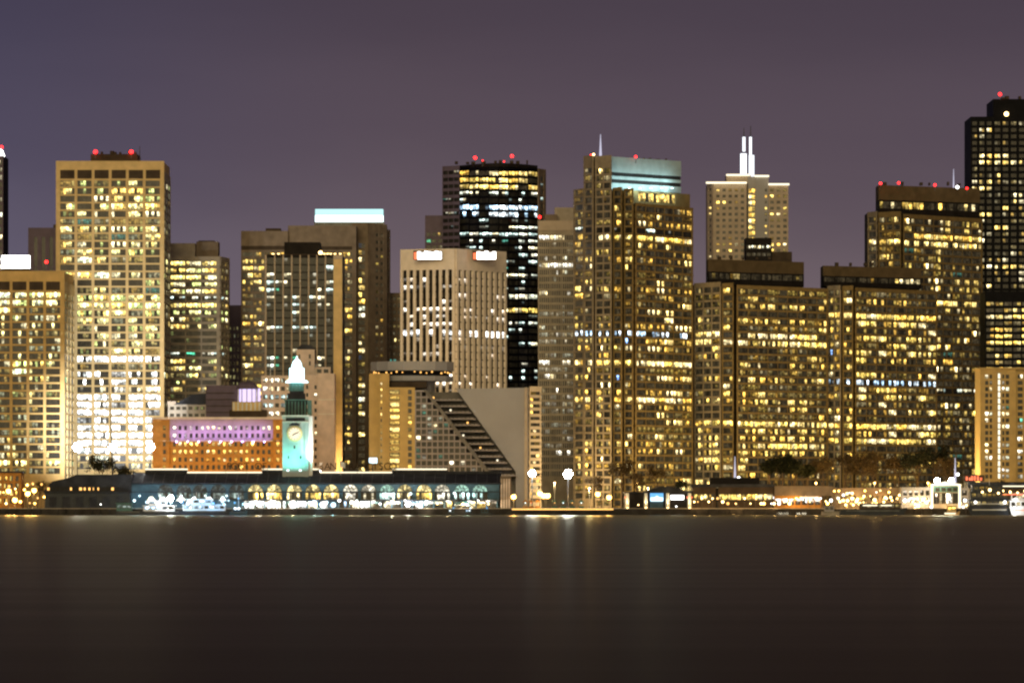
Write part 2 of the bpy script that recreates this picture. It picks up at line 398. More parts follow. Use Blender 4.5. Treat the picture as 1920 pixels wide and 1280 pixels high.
# ------------------------------------------------------------------ towers, from the left
bd = Building('office_tower', 'narrow slice of a dark tower cut by the left edge, red light on top', 'skyscraper', -10, 2900, 1, 'white', (.3, .3, .3, .1))
bd.facet(-50, 2900, 6, 2900, 292, bays=6, gap=2, row0=300, pitch=14, hwin=9, pier='mauve', span='mauve', panes=2, dep=.4)
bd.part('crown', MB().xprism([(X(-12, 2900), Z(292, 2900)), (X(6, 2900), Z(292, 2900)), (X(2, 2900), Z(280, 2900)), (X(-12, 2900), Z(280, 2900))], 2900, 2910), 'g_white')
bd.beacon(3, 276, 2900, 1.6); bd.finish()

bd = Building('office_block', 'small grey block with dark vertical slits between the two gridded towers', 'office building', 80, 2850, 2, 'office', (1, 0, 0, 0))
bd.facet(53, 2850, 125, 2850, 427, bays=4, gap=8, edge=11, row0=444, pitch=58, hwin=56, pier='mauve', span='mauve', wall='black', panes=3, nrows=5)
bd.box('plant_room', 100, 118, 421, 427, 2856, 2866, 'dkbrown'); bd.finish()

bd = Building('office_tower', 'tall tan gridded tower with two red lights on its roof', 'skyscraper', 206, 2680, 3, 'office', (.20, .25, .38, .17))
kw = dict(row0=338.8, pitch=14.3, hwin=11.2, pier='tan', span='tan', panes=5, dep=.8)
bd.facet(108, 2680, 305, 2680, 320, thick=55, bays=6, gap=5.2, ext=(.78, .78), nrows=38, lit={672: 'full', 715: 'part', 700: 'part', 744: 'full', 758: 'full', 772: 'full', 786: 'full', 800: 'full', 815: 'full', 829: 'full', 843: 'full', 858: 'full', 430: 'part', 402: 'part', 390: 'full'},
         rowstyle={672: 'blaze', 715: 'blaze', 744: 'blaze', 730: 'white', 700: 'blaze', 758: 'blaze', 772: 'blaze', 786: 'blaze', 800: 'blaze', 815: 'blaze', 829: 'blaze', 843: 'blaze', 858: 'white'}, **kw)
bd.facet(305, 2680, 317, 2735, 320, bays=3, gap=2, edge=2, core=False, side=True, mix=(.7, .2, .1, 0), **{**kw, 'panes': 2, 'pier': 'pale', 'span': 'pale', 'dep': .5})
bd.facet(108, 2680, 305, 2680, 302, 320.05, thick=55, bays=1, gap=0, edge=0, wall='tan', pier=None, span='tan', dep=.8, ext=(.78, .78), corename='parapet')
for i in range(6):
    a = X(108 + 5.2 + i * 32.1, 2680); bd.part('louvre', MB().box(a, a + 7.2, 2679.1, 2680.3, Z(335, 2680), Z(319, 2680)), 'dkbrown')
bd.box('plant_room', 170, 258, 289, 302, 2690, 2712, 'dkbrown'); bd.roofclutter(176, 256, 289, 2690, 7, 4)
bd.pole('antenna', 262, 274, 302, 2690, .25, 'steel'); bd.beacon(179, 285, 2689, 1.9); bd.beacon(246, 285, 2689, 1.9); bd.finish()

bd = Building('office_tower', 'lower tan gridded tower at the left edge with a glowing white sign box', 'skyscraper', 50, 2600, 5, 'office', (.22, .25, .36, .17))
kw = dict(row0=548, pitch=14.3, hwin=11, pier='tan2', span='tan2', panes=5, dep=.8)
bd.facet(-44.5, 2600, 118, 2600, 527, thick=62, bays=5, gap=5.2, ext=(.78, .78), nrows=24, lit={555: 'full', 640: 'part', 668: 'part', 854: 'part', 868: 'full'}, **kw)
bd.facet(118, 2600, 137, 2662, 527, bays=3, gap=2.5, edge=3, core=False, side=True, mix=(.6, .2, .2, 0), **{**kw, 'panes': 2, 'pier': 'tan', 'span': 'tan'})
bd.facet(-44.5, 2600, 118, 2600, 508, 527.05, thick=62, bays=1, gap=0, edge=0, wall='tan2', pier=None, span='tan2', dep=.8, ext=(.78, .78), corename='parapet')
for i in range(5):
    a = X(-44.5 + 5.2 + i * 31.48, 2600); bd.part('louvre', MB().box(a, a + 6.8, 2599.1, 2600.3, Z(544, 2600), Z(528, 2600)), 'dkbrown')
bd.box('sign_box', 3, 55, 479, 503, 2612, 2616, 'g_white'); bd.box('sign_base', 3, 55, 503, 508, 2612, 2616, 'dkbrown')
bd.beacon(87, 491, 2610, 1.5); bd.finish()

bd = Building('office_tower', 'grey banded office tower right of the tall tan gridded one', 'skyscraper', 370, 2780, 6, 'office', (.20, .20, .4, .2))
kw = dict(row0=490, pitch=13.1, hwin=8.2, pier='grey', span='grey', proud='band', panes=5, dep=.7, blank=(10, 11), rowstyle={555: 'cool', 660: 'cool'})
bd.facet(314, 2780, 412, 2780, 481, thick=35, bays=3, gap=2.5, edge=6, nrows=21, lit={494: 'full', 507: 'full', 520: 'full', 533: 'part', 546: 'full', 559: 'part', 572: 'full', 586: 'part', 730: 'part'}, **kw)
bd.facet(412, 2780, 428, 2800, 481, thick=15, bays=2, gap=2, edge=2, nrows=21, **{**kw, 'panes': 2})
bd.box('plant_room', 316, 366, 456, 481, 2784, 2800, 'grey'); bd.box('plant_room', 368, 409, 453, 481, 2788, 2804, 'brown')
bd.box('roof_edge', 372, 402, 451, 453, 2789, 2800, 'dkbrown'); bd.finish()

bd = Building('office_block', 'small dark building in the gap beside the grey banded tower', 'office building', 440, 2900, 7, 'office', (.8, .2, 0, 0))
bd.facet(420, 2900, 465, 2900, 586, bays=6, gap=3, row0=612, pitch=13, hwin=8, pier='mauve', span='mauve', panes=2, dep=.4)
bd.box('top_storey', 424, 462, 572, 586, 2906, 2920, 'mauve'); bd.finish()

bd = Building('office_tower', 'wide brown banded tower behind the dark tower with white fins', 'skyscraper', 560, 2850, 8, 'yellow', (.28, .2, .37, .15))
kw = dict(row0=473, pitch=13, hwin=8.2, pier='brown', span='brown', proud='band', panes=4, dep=.6)
bd.facet(452, 2850, 540, 2850, 433, thick=30, bays=4, gap=2, edge=3, nrows=31, lit={477: 'part', 490: 'part', 503: 'full', 516: 'part', 529: 'full', 542: 'part', 568: 'part', 632: 'part', 685: 'full', 672: 'part'}, **kw)
bd.facet(540, 2853, 668, 2853, 423, thick=30, bays=6, gap=2, edge=8, nrows=31, **kw)
bd.box('ledge', 452, 534, 461, 468, 2849, 2849.6, 'dkbrown'); bd.box('ledge', 596, 660, 462, 468, 2851.8, 2852.3, 'dkbrown')
bd.box('plant_room', 498, 526, 428, 433, 2855, 2865, 'dkbrown'); bd.finish()

bd = Building('office_tower', 'brown tower slab with columns of small windows and a glowing teal box on top', 'skyscraper', 695, 2870, 9, 'yellow', (.3, .25, .3, .15))
bd.facet(660, 2870, 690, 2870, 419, thick=40, pierlist=[(664, 669), (672.5, 684)], row0=456, pitch=13.1, hwin=9, pier='brown', span='brown', panes=2, lit={556: 'full', 570: 'full', 582: 'full', 594: 'full', 706: 'part', 720: 'full', 746: 'full'}, rowstyle={582: 'white', 594: 'white', 746: 'white'})
bd.facet(690, 2870, 724, 2882, 419, thick=28, pierlist=[(703, 709), (712, 717.5)], row0=437, pitch=13.3, hwin=6, nrows=32, pier='brown', span='brown', panes=1, mix=(.4, .2, .3, .1))
bd.facet(724, 2884, 730, 2890, 430, thick=20, bays=1, gap=1.5, row0=437, pitch=6.6, hwin=3, nrows=70, pier='brown', span='brown', panes=1, mix=(1, 0, 0, 0), wins=False)
bd.box('light_box', 591, 718, 404, 416, 2880, 2890, 'g_tealw'); bd.box('light_box', 591, 718, 392, 403.9, 2880, 2890, 'g_teal')
bd.box('light_box_base', 589, 720, 416.2, 424, 2880, 2891, 'steel'); bd.finish()

bd = Building('office_tower', 'dark glass tower with thin white vertical fins and one wide orange-lit pier', 'skyscraper', 570, 2650, 10, 'cool', (.64, .05, .27, .04))
bd.facet(497, 2650, 642, 2650, 478, thick=40, pierlist=[(500, 514), (516.5, 529.7), (532.3, 545.8), (548.4, 561.5), (564.1, 577.5), (580.1, 593), (595.6, 609), (611.6, 625)], row0=483, pitch=14.2, hwin=12.6,
         pier='pale', span='dark', wall='black', panes=2, dep=.9, nrows=27, lit={532: 'part', 546: 'part', 560: 'part', 617: 'part', 674: 'part', 688: 'part'})
bd.box('plant_room', 533, 600, 454, 478, 2660, 2680, 'dark'); bd.box('roof_rail', 497, 642, 476.5, 478, 2650, 2651, 'dkbrown')
for px in (510, 520, 600, 606, 612, 618, 626, 636): bd.part('roof_light', MB().box(X(px, 2651), X(px + 4, 2651), 2650.5, 2651.3, Z(477.5, 2651), Z(475.4, 2651)), 'g_warm')
bd.part('roof_lamp', MB().ball(X(601, 2652), 2652, Z(474, 2652), 1.0), 'g_warm')
bd.box('base_pier', 625.5, 641.5, 486, None, 2648.6, 2649.1, 'tan'); bd.finish()

bd = Building('office_block', 'slim tan building behind the white striped tower', 'office building', 740, 2910, 11, 'office', (.6, .3, .1, 0))
bd.facet(726, 2910, 762, 2910, 549, bays=4, gap=3, row0=556, pitch=13, hwin=7, pier='brown', span='brown', panes=2, dep=.4); bd.finish()

bd = Building('office_tower', 'white striped tower with two glowing roof signs', 'skyscraper', 850, 2750, 12, 'pinkish', (.66, .08, .24, .02))
kw = dict(row0=507, pitch=13.9, hwin=12.4, pier='ribstone', span='dark', wall='black', panes=1, dep=1.1, nrows=20, lit={582: 'full', 596: 'part', 624: 'full', 705: 'part', 720: 'full'}, rowstyle={624: 'blaze'})
bd.facet(752, 2752, 854, 2740, 507, thick=40, bays=8, gap=5.2, edge=5, **kw)
bd.facet(854, 2740, 947, 2776, 506, thick=20, bays=9, gap=4.6, edge=3, **kw)
kw = dict(bays=1, gap=0, edge=0, pier=None, span='ribstone', wall='ribstone', dep=1.1, corename='parapet')
bd.facet(752, 2752, 854, 2740, 468, 507.05, thick=40, **kw); bd.facet(854, 2740, 947, 2776, 466, 506.05, thick=20, **kw)
for (a, c, D, heights) in ((776, 828, 2738.5, (13, 14, 12, 15, 14, 13, 15, 14)), (887, 930, 2748, (12, 14, 13, 15, 12, 14))):
    w = (c - a) / len(heights)
    bd.box('sign_board', a - 1, c + 1, 470, 487, D, D + .5, 'dkbrown')
    for i, hh in enumerate(heights):
        bd.box('sign_piece', a + i * w + .3, a + (i + 1) * w - .3, 486 - hh, 486, D - .5, D - .02, 'g_redsoft' if i == 0 else 'g_white')
bd.finish()

bd = Building('office_tower', 'dark round-fronted glass tower with red lights and a band of bright white floors', 'skyscraper', 930, 2950, 13, 'cool', (.56, .08, .31, .05))
a0, a1 = 862, 1008
pts = []
for i in range(9):
    u = i / 8; pts.append((a0 + (a1 - a0) * u, 2974 - 30 * math.sin(math.pi * (.08 + .84 * u))))
for i in range(8):
    bd.facet(pts[i][0], pts[i][1], pts[i + 1][0], pts[i + 1][1], 314, thick=40, bays=1, gap=.6, row0=321, pitch=12.8, hwin=8.6, nrows=32, pier='black', span='black', wall='black', proud='band', panes=3, dep=.4,
             lit={325: 'full', 338: 'full', 351: 'full', 364: 'part', 390: 'full', 402: 'part', 441: 'full', 454: 'part', 480: 'part', 505: 'part', 521: 'full', 560: 'full', 585: 'full', 610: 'part', 700: 'part', 713: 'part'}, rowstyle={325: 'yellow', 338: 'yellow', 351: 'yellow', 390: 'ice', 402: 'ice', 560: 'white', 585: 'yellow'})
bd.facet(830, 2970, 862, 2962, 312, thick=40, bays=3, gap=.8, edge=1, wall='mauve', pier='mauve', span='mauve', row0=321, pitch=12.8, hwin=7, nrows=32, proud='band', panes=2, mix=(.93, .07, 0, 0), dep=.3, corename='side_wall')
bd.facet(1008, 2962, 1022, 2972, 316, thick=30, bays=1, gap=4, row0=330, pitch=12.8, hwin=9, nrows=32, pier='brown', span='brown', wall='dark', panes=1, mix=(.8, .1, .1, 0))
bd.part('crown', MB().prism([(X(p[0], p[1]), p[1] + .3) for p in pts] + [(X(1008, 3000), 3000), (X(862, 3000), 3000)], Z(314, 2950), Z(307, 2950)), 'dark')
bd.roofclutter(850, 1000, 307, 2975, 9, 3)
for p in ((891, 296, 1.7), (960, 293, 1.7), (930, 309, 1.2), (1012, 407, 1.6), (945, 303, .7), (905, 301, .7)): bd.beacon(p[0], p[1], 2946, p[2])
bd.finish()

bd = Building('office_block', 'low dark annex at the foot of the round-fronted tower top, left side', 'office building', 815, 2990, 14, 'office', (.6, .2, .2, 0))
bd.facet(797, 2990, 832, 2990, 404, bays=3, gap=3, row0=436, pitch=12, hwin=7, pier='mauve', span='mauve', panes=2, dep=.4, lit={440: 'part'}); bd.finish()

bd = Building('office_tower', 'slim grey tower with fine vertical ribs and a tan header', 'skyscraper', 1042, 2800, 15, 'white', (.55, .25, .17, .03))
bd.facet(1009, 2800, 1076, 2800, 432, thick=30, bays=3, gap=1, edge=2, row0=441, pitch=13, hwin=9, pier='grey', span='grey', proud='band', panes=4, dep=.4, nrows=35, lit={446: 'full', 485: 'part', 498: 'full', 511: 'part', 550: 'part', 705: 'part', 845: 'part'})
for i in range(17):
    px = 1010 + i * 4; bd.part('rib', MB().box(X(px, 2800), X(px + 1.3, 2800), 2798.7, 2799.6, GZ, Z(432, 2800)), 'grey')
bd.facet(1009, 2800, 1076, 2800, 414, 432.05, thick=30, bays=1, gap=0, edge=0, pier=None, span='pale', wall='pale', dep=1.2, corename='parapet')
bd.box('plant_room', 1022, 1045, 402, 414, 2806, 2820, 'brown'); bd.box('plant_room', 1040, 1076, 389, 414, 2812, 2830, 'grey'); bd.finish()

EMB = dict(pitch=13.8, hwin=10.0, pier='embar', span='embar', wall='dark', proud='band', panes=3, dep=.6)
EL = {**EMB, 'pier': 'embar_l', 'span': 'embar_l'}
bd = Building('office_tower', 'tallest buff banded tower with a teal-lit crown and a thin white mast', 'skyscraper', 1190, 2650, 16, 'yellow', (.42, .33, .21, .04))
L1 = {440: 'full', 413: 'part', 482: 'part', 540: 'part', 605: 'part', 620: 'part', 640: 'part', 655: 'part', 682: 'full', 708: 'part', 740: 'part', 754: 'full', 768: 'part', 835: 'part', 848: 'part', 875: 'part'}
RS = {427: 'cool', 620: 'cool', 626: 'ice'}
bd.part('core', MB().prism([(X(1085, 2676), 2679), (X(1193, 2646), 2648), (X(1292, 2690), 2693), (X(1292, 2690), 2725), (X(1085, 2676), 2725)], GZ, Z(384, 2650)), 'dark'); bd.box('core', 1100, 1150, 294, 384, 2672, 2700, 'dark')
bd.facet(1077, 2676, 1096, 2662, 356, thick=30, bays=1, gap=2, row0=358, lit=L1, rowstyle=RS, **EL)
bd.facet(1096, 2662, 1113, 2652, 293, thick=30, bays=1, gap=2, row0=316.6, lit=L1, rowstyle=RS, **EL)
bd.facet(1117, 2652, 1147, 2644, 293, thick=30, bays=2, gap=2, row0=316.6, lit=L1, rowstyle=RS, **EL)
bd.facet(1150.5, 2648, 1167, 2643, 352, thick=30, bays=1, gap=2, row0=358, lit=L1, rowstyle=RS, **EMB)
bd.facet(1171, 2646, 1188, 2641, 354, thick=30, bays=1, gap=2, row0=358, lit=L1, rowstyle=RS, **EMB)
bd.facet(1190.5, 2641, 1298, 2690, 380, thick=25, bays=6, gap=.25, edge=2, row0=385.6, lit=L1, rowstyle=RS, **{**EMB, 'panes': 4})
bd.facet(1168, 2664, 1292, 2704, 356, 381, thick=20, pierlist=[(1195, 1264)], row0=359, pitch=30, hwin=17, nrows=1, pier='embar', span='embar', panes=14, lit={367: 'full'})
bd.facet(1137, 2660, 1276, 2700, 320, 354, thick=25, bays=1, gap=0, edge=0, pier=None, wall='dark', span='steelpale', row0=322, pitch=13, hwin=7, nrows=2, wins=False, dep=.5, corename='crown')
bd.facet(1137, 2660, 1276, 2700, 293, 319.95, thick=25, bays=1, gap=0, edge=0, pier=None, wall='steelpale', span='steelpale', dep=.5, corename='crown')
for i in range(6):
    u = (i + .5) / 6; px = 1150 + 120 * u; D = 2656 + 40 * u
    f = bd.part('crown_flood', MB().box(X(px, D) - .6, X(px, D) + .6, D - 2.6, D - 2, Z(354, D), Z(352.6, D)), 'g_tealw')
    bd.lamp('crown_light', 'POINT', (X(px, D), D - 4, Z(350, D)), 3600, (.62, .95, 1), 1.0)
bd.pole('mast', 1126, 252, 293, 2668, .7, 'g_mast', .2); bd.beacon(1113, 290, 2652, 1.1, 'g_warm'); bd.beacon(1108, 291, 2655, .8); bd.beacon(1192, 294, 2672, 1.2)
bd.roofclutter(1160, 1262, 301.5, 2702, 6, 8); bd.finish()

bd = Building('residential_tower', 'pale tower with glowing roof edges and two white masts', 'skyscraper', 1400, 3100, 17, 'yellow', (.68, .12, .1, .1))
P = dict(row0=354, pitch=11.3, hwin=5.4, nrows=17, pier='pale', span='pale', wall='pale', panes=1, dep=.5)
bd.facet(1327, 3108, 1338, 3100, 344, thick=30, bays=1, gap=3, **P)
bd.facet(1338, 3100, 1400, 3100, 344, thick=30, bays=5, gap=5.5, edge=5, lit={360: (1338, 1356, 'full'), 439: (1340, 1356, 'full')}, **P)
bd.facet(1402, 3106, 1417, 3106, 331, thick=26, bays=1, gap=1.5, **{**P, 'hwin': 9, 'panes': 2, 'mix': (0, 0, .1, .9), 'pier': 'hotelg', 'span': 'hotelg'})
bd.facet(1417, 3104, 1441, 3104, 331, thick=26, pierlist=[(1434, 1438)], mix=(.5, .1, .1, .3), **{**P, 'pier': 'hotelg', 'span': 'hotelg'})
bd.facet(1441, 3102, 1478, 3102, 346, thick=28, bays=3, gap=5.5, edge=3, mix=(.5, .15, .15, .2), **P)
bd.box('upper_storey', 1362, 1408, 328, 344, 3106, 3126, 'pale')
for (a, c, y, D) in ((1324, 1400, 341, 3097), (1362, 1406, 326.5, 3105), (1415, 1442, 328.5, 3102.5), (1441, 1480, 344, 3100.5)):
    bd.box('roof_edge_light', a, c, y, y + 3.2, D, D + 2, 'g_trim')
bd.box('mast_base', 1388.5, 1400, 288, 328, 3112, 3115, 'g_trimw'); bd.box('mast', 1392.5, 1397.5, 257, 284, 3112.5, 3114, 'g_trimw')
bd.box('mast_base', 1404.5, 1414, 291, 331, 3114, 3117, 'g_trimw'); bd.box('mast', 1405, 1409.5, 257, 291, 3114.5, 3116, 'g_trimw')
bd.pole('spire', 1394.8, 240, 257, 3113, .3, 'steel'); bd.pole('spire', 1407.5, 236, 257, 3115, .3, 'steel'); bd.finish()

bd = Building('office_block', 'dark block in front of the pale twin-mast tower', 'office building', 1420, 2760, 18, 'white', (.8, .1, .1, 0))
bd.facet(1398, 2760, 1447, 2760, 446, thick=20, bays=5, gap=2, row0=460, pitch=14, hwin=6, nrows=2, pier='dark', span='dark', panes=2, lit={463: 'part'})
bd.box('step', 1447, 1485, 472, None, 2762, 2780, 'dkbrown'); bd.finish()

def banded(name, label, seed, D, lit, left, mid, main, top, ptop, pbot, p0, p1, row0, core, rs=None, plit=None):
    bd = Building(name, label, 'skyscraper', (left[0] + main[1]) / 2, D, seed, 'yellow', (.40, .34, .22, .04))
    for (a, c, d0, d1, n_, m_) in ((*left, 'l'), (*mid, 'm')):
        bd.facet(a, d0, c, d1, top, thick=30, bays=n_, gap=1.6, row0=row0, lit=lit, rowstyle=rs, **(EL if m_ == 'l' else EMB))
    a, c, d0, d1, n_ = main
    bd.facet(a, d0, c, d1, top + 3, thick=25, bays=n_, gap=.25, edge=2, row0=row0 + 1, lit=lit, rowstyle=rs, **{**EMB, 'panes': 4})
    bd.part('core', MB().prism([(X(core[0], D + 30), D + 30), (X(a + 2, d0 + 5), d0 + 5), (X(core[1], d1), d1 + 4), (X(core[1], d1), D + 75), (X(core[0], D + 30), D + 75)], GZ, Z(top + 6, D)), 'dark')
    # penthouse: parapet, a recessed dark window band, sill
    hb = (pbot - ptop)
    bd.facet(p0, D + 26, p1, D + 60, ptop, ptop + hb * .5, thick=22, bays=1, gap=0, edge=0, pier=None, span='embar_d', wall='embar_d', dep=.8, corename='parapet')
    bd.facet(p0, D + 26, p1, D + 60, ptop + hb * .5 + .05, pbot + 1, thick=22, bays=9, gap=1, edge=1.5, row0=ptop + hb * .55, pitch=hb * .3, hwin=hb * .24, nrows=1 if hb < 42 else 2, pier='dark', span='dark', panes=3, mix=(.7, .2, .08, .02), lit=plit)
    bd.roofclutter(p0 + 6, p1 - 15, ptop, D + 50, 6, seed)
    return bd
LB = {605: 'part', 622: 'full', 636: 'full', 715: 'part', 756: 'part', 797: 'full', 825: 'part', 838: 'full', 852: 'part', 880: 'part'}
bd = banded('office_tower', 'buff banded tower in front of the pale twin-mast one', 19, 2680, LB, (1303, 1352, 2700, 2682, 3), (1355, 1376, 2682, 2676, 1), (1381, 1551, 2674, 2722, 9), 531, 486, 532, 1327, 1506, 540, (1310, 1545)); bd.finish()
LC = {590: 'full', 604: 'part', 617: 'part', 657: 'part', 711: 'part', 750: 'part', 776: 'part', 803: 'full', 817: 'part', 830: 'full'}
bd = banded('office_tower', 'buff banded tower below and left of the stepped one with four red lights', 20, 2715, LC, (1553, 1577, 2733, 2722, 2), (1581, 1600, 2722, 2716, 1), (1603, 1756, 2714, 2762, 8), 536, 498, 536, 1543, 1726, 545, (1560, 1750), {711: 'ice'}); bd.finish()
LD = {421: 'part', 449: 'full', 490: 'full', 500: 'part', 531: 'part', 545: 'part', 640: 'part', 690: 'part', 725: 'part', 800: 'part', 830: 'part'}
bd = banded('office_tower', 'stepped buff tower with a row of four red roof lights and a mast', 21, 2830, LD, (1628, 1645, 2852, 2842, 1), (1648, 1690, 2842, 2832, 3), (1693, 1841, 2832, 2882, 8), 398, 347, 402, 1647, 1836, 408, (1632, 1836), {725: 'cool'}, {384: 'part'})
for p in ((1651, 344), (1685, 343), (1753, 347), (1813, 353)): bd.beacon(p[0], p[1], 2852, 1.3)
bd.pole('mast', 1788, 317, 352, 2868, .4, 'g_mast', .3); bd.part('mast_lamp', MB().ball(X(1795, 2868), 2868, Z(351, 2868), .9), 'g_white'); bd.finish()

bd = Building('office_tower', 'black tower at the right edge with separate square lit windows', 'skyscraper', 1880, 2900, 22, 'gold', (.48, .12, .2, .2))
kw = dict(pitch=12.2, hwin=7.2, pier='black', span='black', wall='black', panes=2, dep=.5)
bd.facet(1820, 2900, 1862, 2900, 219, thick=40, bays=3, gap=5, edge=3, row0=228, **kw)
bd.facet(1862, 2900, 2000, 2900, 186, thick=40, bays=9, gap=5, edge=3, row0=228, lit={287: (1862, 1890, 'full'), 482: 'part', 494: 'full', 507: 'part'}, **kw)
bd.beacon(1875, 177, 2899, 1.7); bd.part('roof_lamp', MB().ball(X(1887, 2898.5), 2898.5, Z(214, 2898.5), 1.2), 'g_warm')
bd.roofclutter(1866, 1920, 186, 2905, 3, 2); bd.finish()

bd = Building('office_block', 'lower dark office block with rows of slanting lit windows under the black tower', 'office building', 1900, 2780, 23, 'yellow', (.4, .2, .3, .1))
bd.facet(1847, 2780, 2000, 2780, 546, thick=30, bays=9, gap=2.5, row0=566, pitch=12.2, hwin=7, nrows=26, pier='black', span='black', wall='black', panes=2, dep=.5, lit={572: 'part', 597: 'full', 632: 'full', 645: 'full', 668: 'part', 683: 'part'}); bd.finish()

bd = Building('hotel_tower', 'ochre apartment slab at the right edge with one column of lit stair windows', 'apartment building', 1890, 2590, 24, 'white', (.35, .15, .25, .25))
kw = dict(row0=702, pitch=11.7, hwin=7.5, nrows=17, pier='hotel', span='hotel', wall='hotel', panes=1, dep=.5)
bd.facet(1838, 2590, 1905, 2590, 692, thick=30, pierlist=[(1847, 1853), (1855.5, 1860), (1879, 1883), (1885.5, 1892)], **kw)
bd.facet(1905, 2593, 1990, 2593, 690, thick=26, bays=5, gap=8, edge=3, **{**kw, 'panes': 2})
st_ = bd.part('stair_window', MB().box(X(1870.5, 2590), X(1875.5, 2590), 2589.2, 2589.7, Z(897, 2590), Z(699, 2590)), 'frame')
for i in range(17): bd.part('stair_light', MB().box(X(1871, 2590), X(1875, 2590), 2589.05, 2589.18, Z(710 + i * 11.7 - .6, 2590), Z(700 + i * 11.7, 2590)), 'g_trim', under=st_)
bd.box('parapet', 1836, 1992, 689, 692, 2588.5, 2622, 'hotel'); bd.finish()
M['lilac'] = material('pale_terracotta', (.36, .27, .27), .8, var=.15)
# ------------------------------------------------------------------ middle ground between the towers and the ferry hall
bd = Building('brick_building', 'orange brick building with rows of small windows, purple light along its upper storeys', 'building', 408, 2560, 30, 'yellow', (.3, .2, .2, .3))
cols = [(324.5 + i * 10.45, 329.7 + i * 10.45) for i in range(18)]
for (top, bot, r0, nr, m_) in ((784, 825.5, 798, 2, 'lilac'), (825.6, None, 828.5, 4, 'brick')):
    kw = dict(bot=bot, thick=30, row0=r0, pitch=14.3, hwin=8, nrows=nr, pier=m_, span=m_, wall=m_, panes=1, dep=.6)
    e_ = dict(kw, pier='brick', span='brick', wall='brick')
    bd.facet(288, 2560, 318, 2560, top, pierlist=[(305.5, 311)], ext=(.58, 0), **e_)
    bd.facet(318, 2561, 512, 2561, top, pierlist=cols, mix=(.22, .2, .2, .38), style='white' if m_ == 'lilac' else 'yellow', **kw)
    bd.facet(512, 2560, 530, 2560, top, pierlist=[(518, 524)], mix=(0, 0, .2, .8), ext=(0, .5), **e_)
bd.box('cornice', 286, 531, 781.5, 786, 2558.6, 2591, 'pink'); bd.box('ledge', 300, 530, 825, 827, 2559.4, 2560.3, 'pink')
for i in range(9):
    px = 332 + i * 20.5; x = X(px, 2558)
    bd.part('purple_flood', MB().box(x - .4, x + .4, 2554.9, 2555.4, Z(829, 2558), Z(827, 2558)), 'g_purple')
    bd.part('bracket', MB().tube((x, 2559, Z(829, 2558)), (x, 2554.8, Z(829, 2558)), .08, .08), 'steel'); bd.lamp('purple_light', 'SPOT', (x, 2554.6, Z(828, 2558)), 9000, (.46, .28, 1), .4, aim=(x, 2560, Z(816, 2558)), spot=80)
bd.finish()

bd = Building('rooftop_house', 'mauve block with a glowing purple round lantern above the brick building', 'building', 437, 2600, 31)
bd.box('wall', 386, 470, 722, None, 2604, 2640, 'mauve'); bd.box('base', 430, 500, 768, None, 2600, 2603.6, 'dkbrown')
for i in range(4): bd.box('string_course', 386, 440, 736 + i * 12, 737.2 + i * 12, 2603.4, 2603.9, 'dkbrown')
cx, cy = X(463, 2601), 2601.0
bd.part('drum', MB().box(X(436, 2600), X(490, 2600), 2599, 2603, Z(770, 2600), Z(753, 2600)), 'tan')
for i in range(7): bd.part('drum_pilaster', MB().box(X(437 + i * 8, 2599), X(440 + i * 8, 2599), 2598.5, 2598.95, Z(769, 2599), Z(754, 2599)), 'cream')
bd.part('lantern', MB().cone(cx, 2605, Z(753, 2600), Z(729, 2600), 4.0, 4.0, 20), 'g_purple')
for i in range(12):
    a = i * math.pi / 6; bd.part('lantern_column', MB().cone(cx + 4.9 * math.cos(a), 2605 + 4.9 * math.sin(a), Z(753, 2600), Z(728, 2600), .32, .28, 8), 'white')
bd.part('dome', MB().cone(cx, 2605, Z(728.5, 2600), Z(726, 2600), 5.6, 5.6, 20).dome(cx, 2605, Z(726, 2600), 5.2, 3.2, 20), 'mauve')
bd.part('finial', MB().cone(cx, 2605, Z(714, 2600), Z(708, 2600), .5, .1, 8), 'mauve')
bd.part('lit_post', MB().box(X(484, 2601), X(488, 2601), 2600.5, 2601.5, Z(752, 2600), Z(728, 2600)), 'g_purple'); bd.finish()

bd = Building('gabled_house', 'low grey building with a dark gabled roof at the foot of the grey banded tower', 'building', 350, 2620, 32, 'office', (.4, .2, .3, .1))
bd.facet(315, 2620, 388, 2620, 758, thick=25, bays=6, gap=4, row0=762, pitch=13, hwin=6, pier='grey', span='grey', panes=2, dep=.4)
bd.part('roof', MB().xprism([(X(326, 2620), Z(758, 2620)), (X(388, 2620), Z(758, 2620)), (X(388, 2620), Z(737, 2620)), (X(362, 2620), Z(739, 2620))], 2619, 2646), 'roof')
bd.box('parapet', 314, 330, 752, 758, 2619, 2645, 'pale'); bd.finish()

bd = Building('setback_building', 'pinkish stepped building behind the clock tower with a plain orange-lit wall', 'office building', 560, 2605, 33, 'white', (.25, .15, .3, .3))
bd.facet(490, 2606, 560, 2606, 704, thick=25, bays=6, gap=3.5, row0=709, pitch=15.5, hwin=8, pier='pink', span='pink', panes=2, dep=.5, nrows=11, lit={713: 'part', 728: 'full', 744: 'part', 759: 'part'}, rowstyle={744: 'cyan', 759: 'cyan'})
bd.facet(560, 2605, 597, 2605, 703, thick=25, pierlist=[(566, 570), (574, 578), (589.5, 594)], row0=722, pitch=14.5, hwin=7, pier='pink', span='pink', panes=1, dep=.5, nrows=11, mix=(.85, .1, .05, 0))
bd.facet(597, 2604, 627, 2604, 700, thick=25, bays=1, gap=0, edge=0, pier=None, span='pink', wall='pink', corename='wall')
bd.facet(556, 2612, 590, 2612, 655, 704, thick=16, pierlist=[(560, 563), (579, 583)], row0=664, pitch=13, hwin=8, nrows=2, pier='pink', span='pink', panes=1, mix=(1, 0, 0, 0))
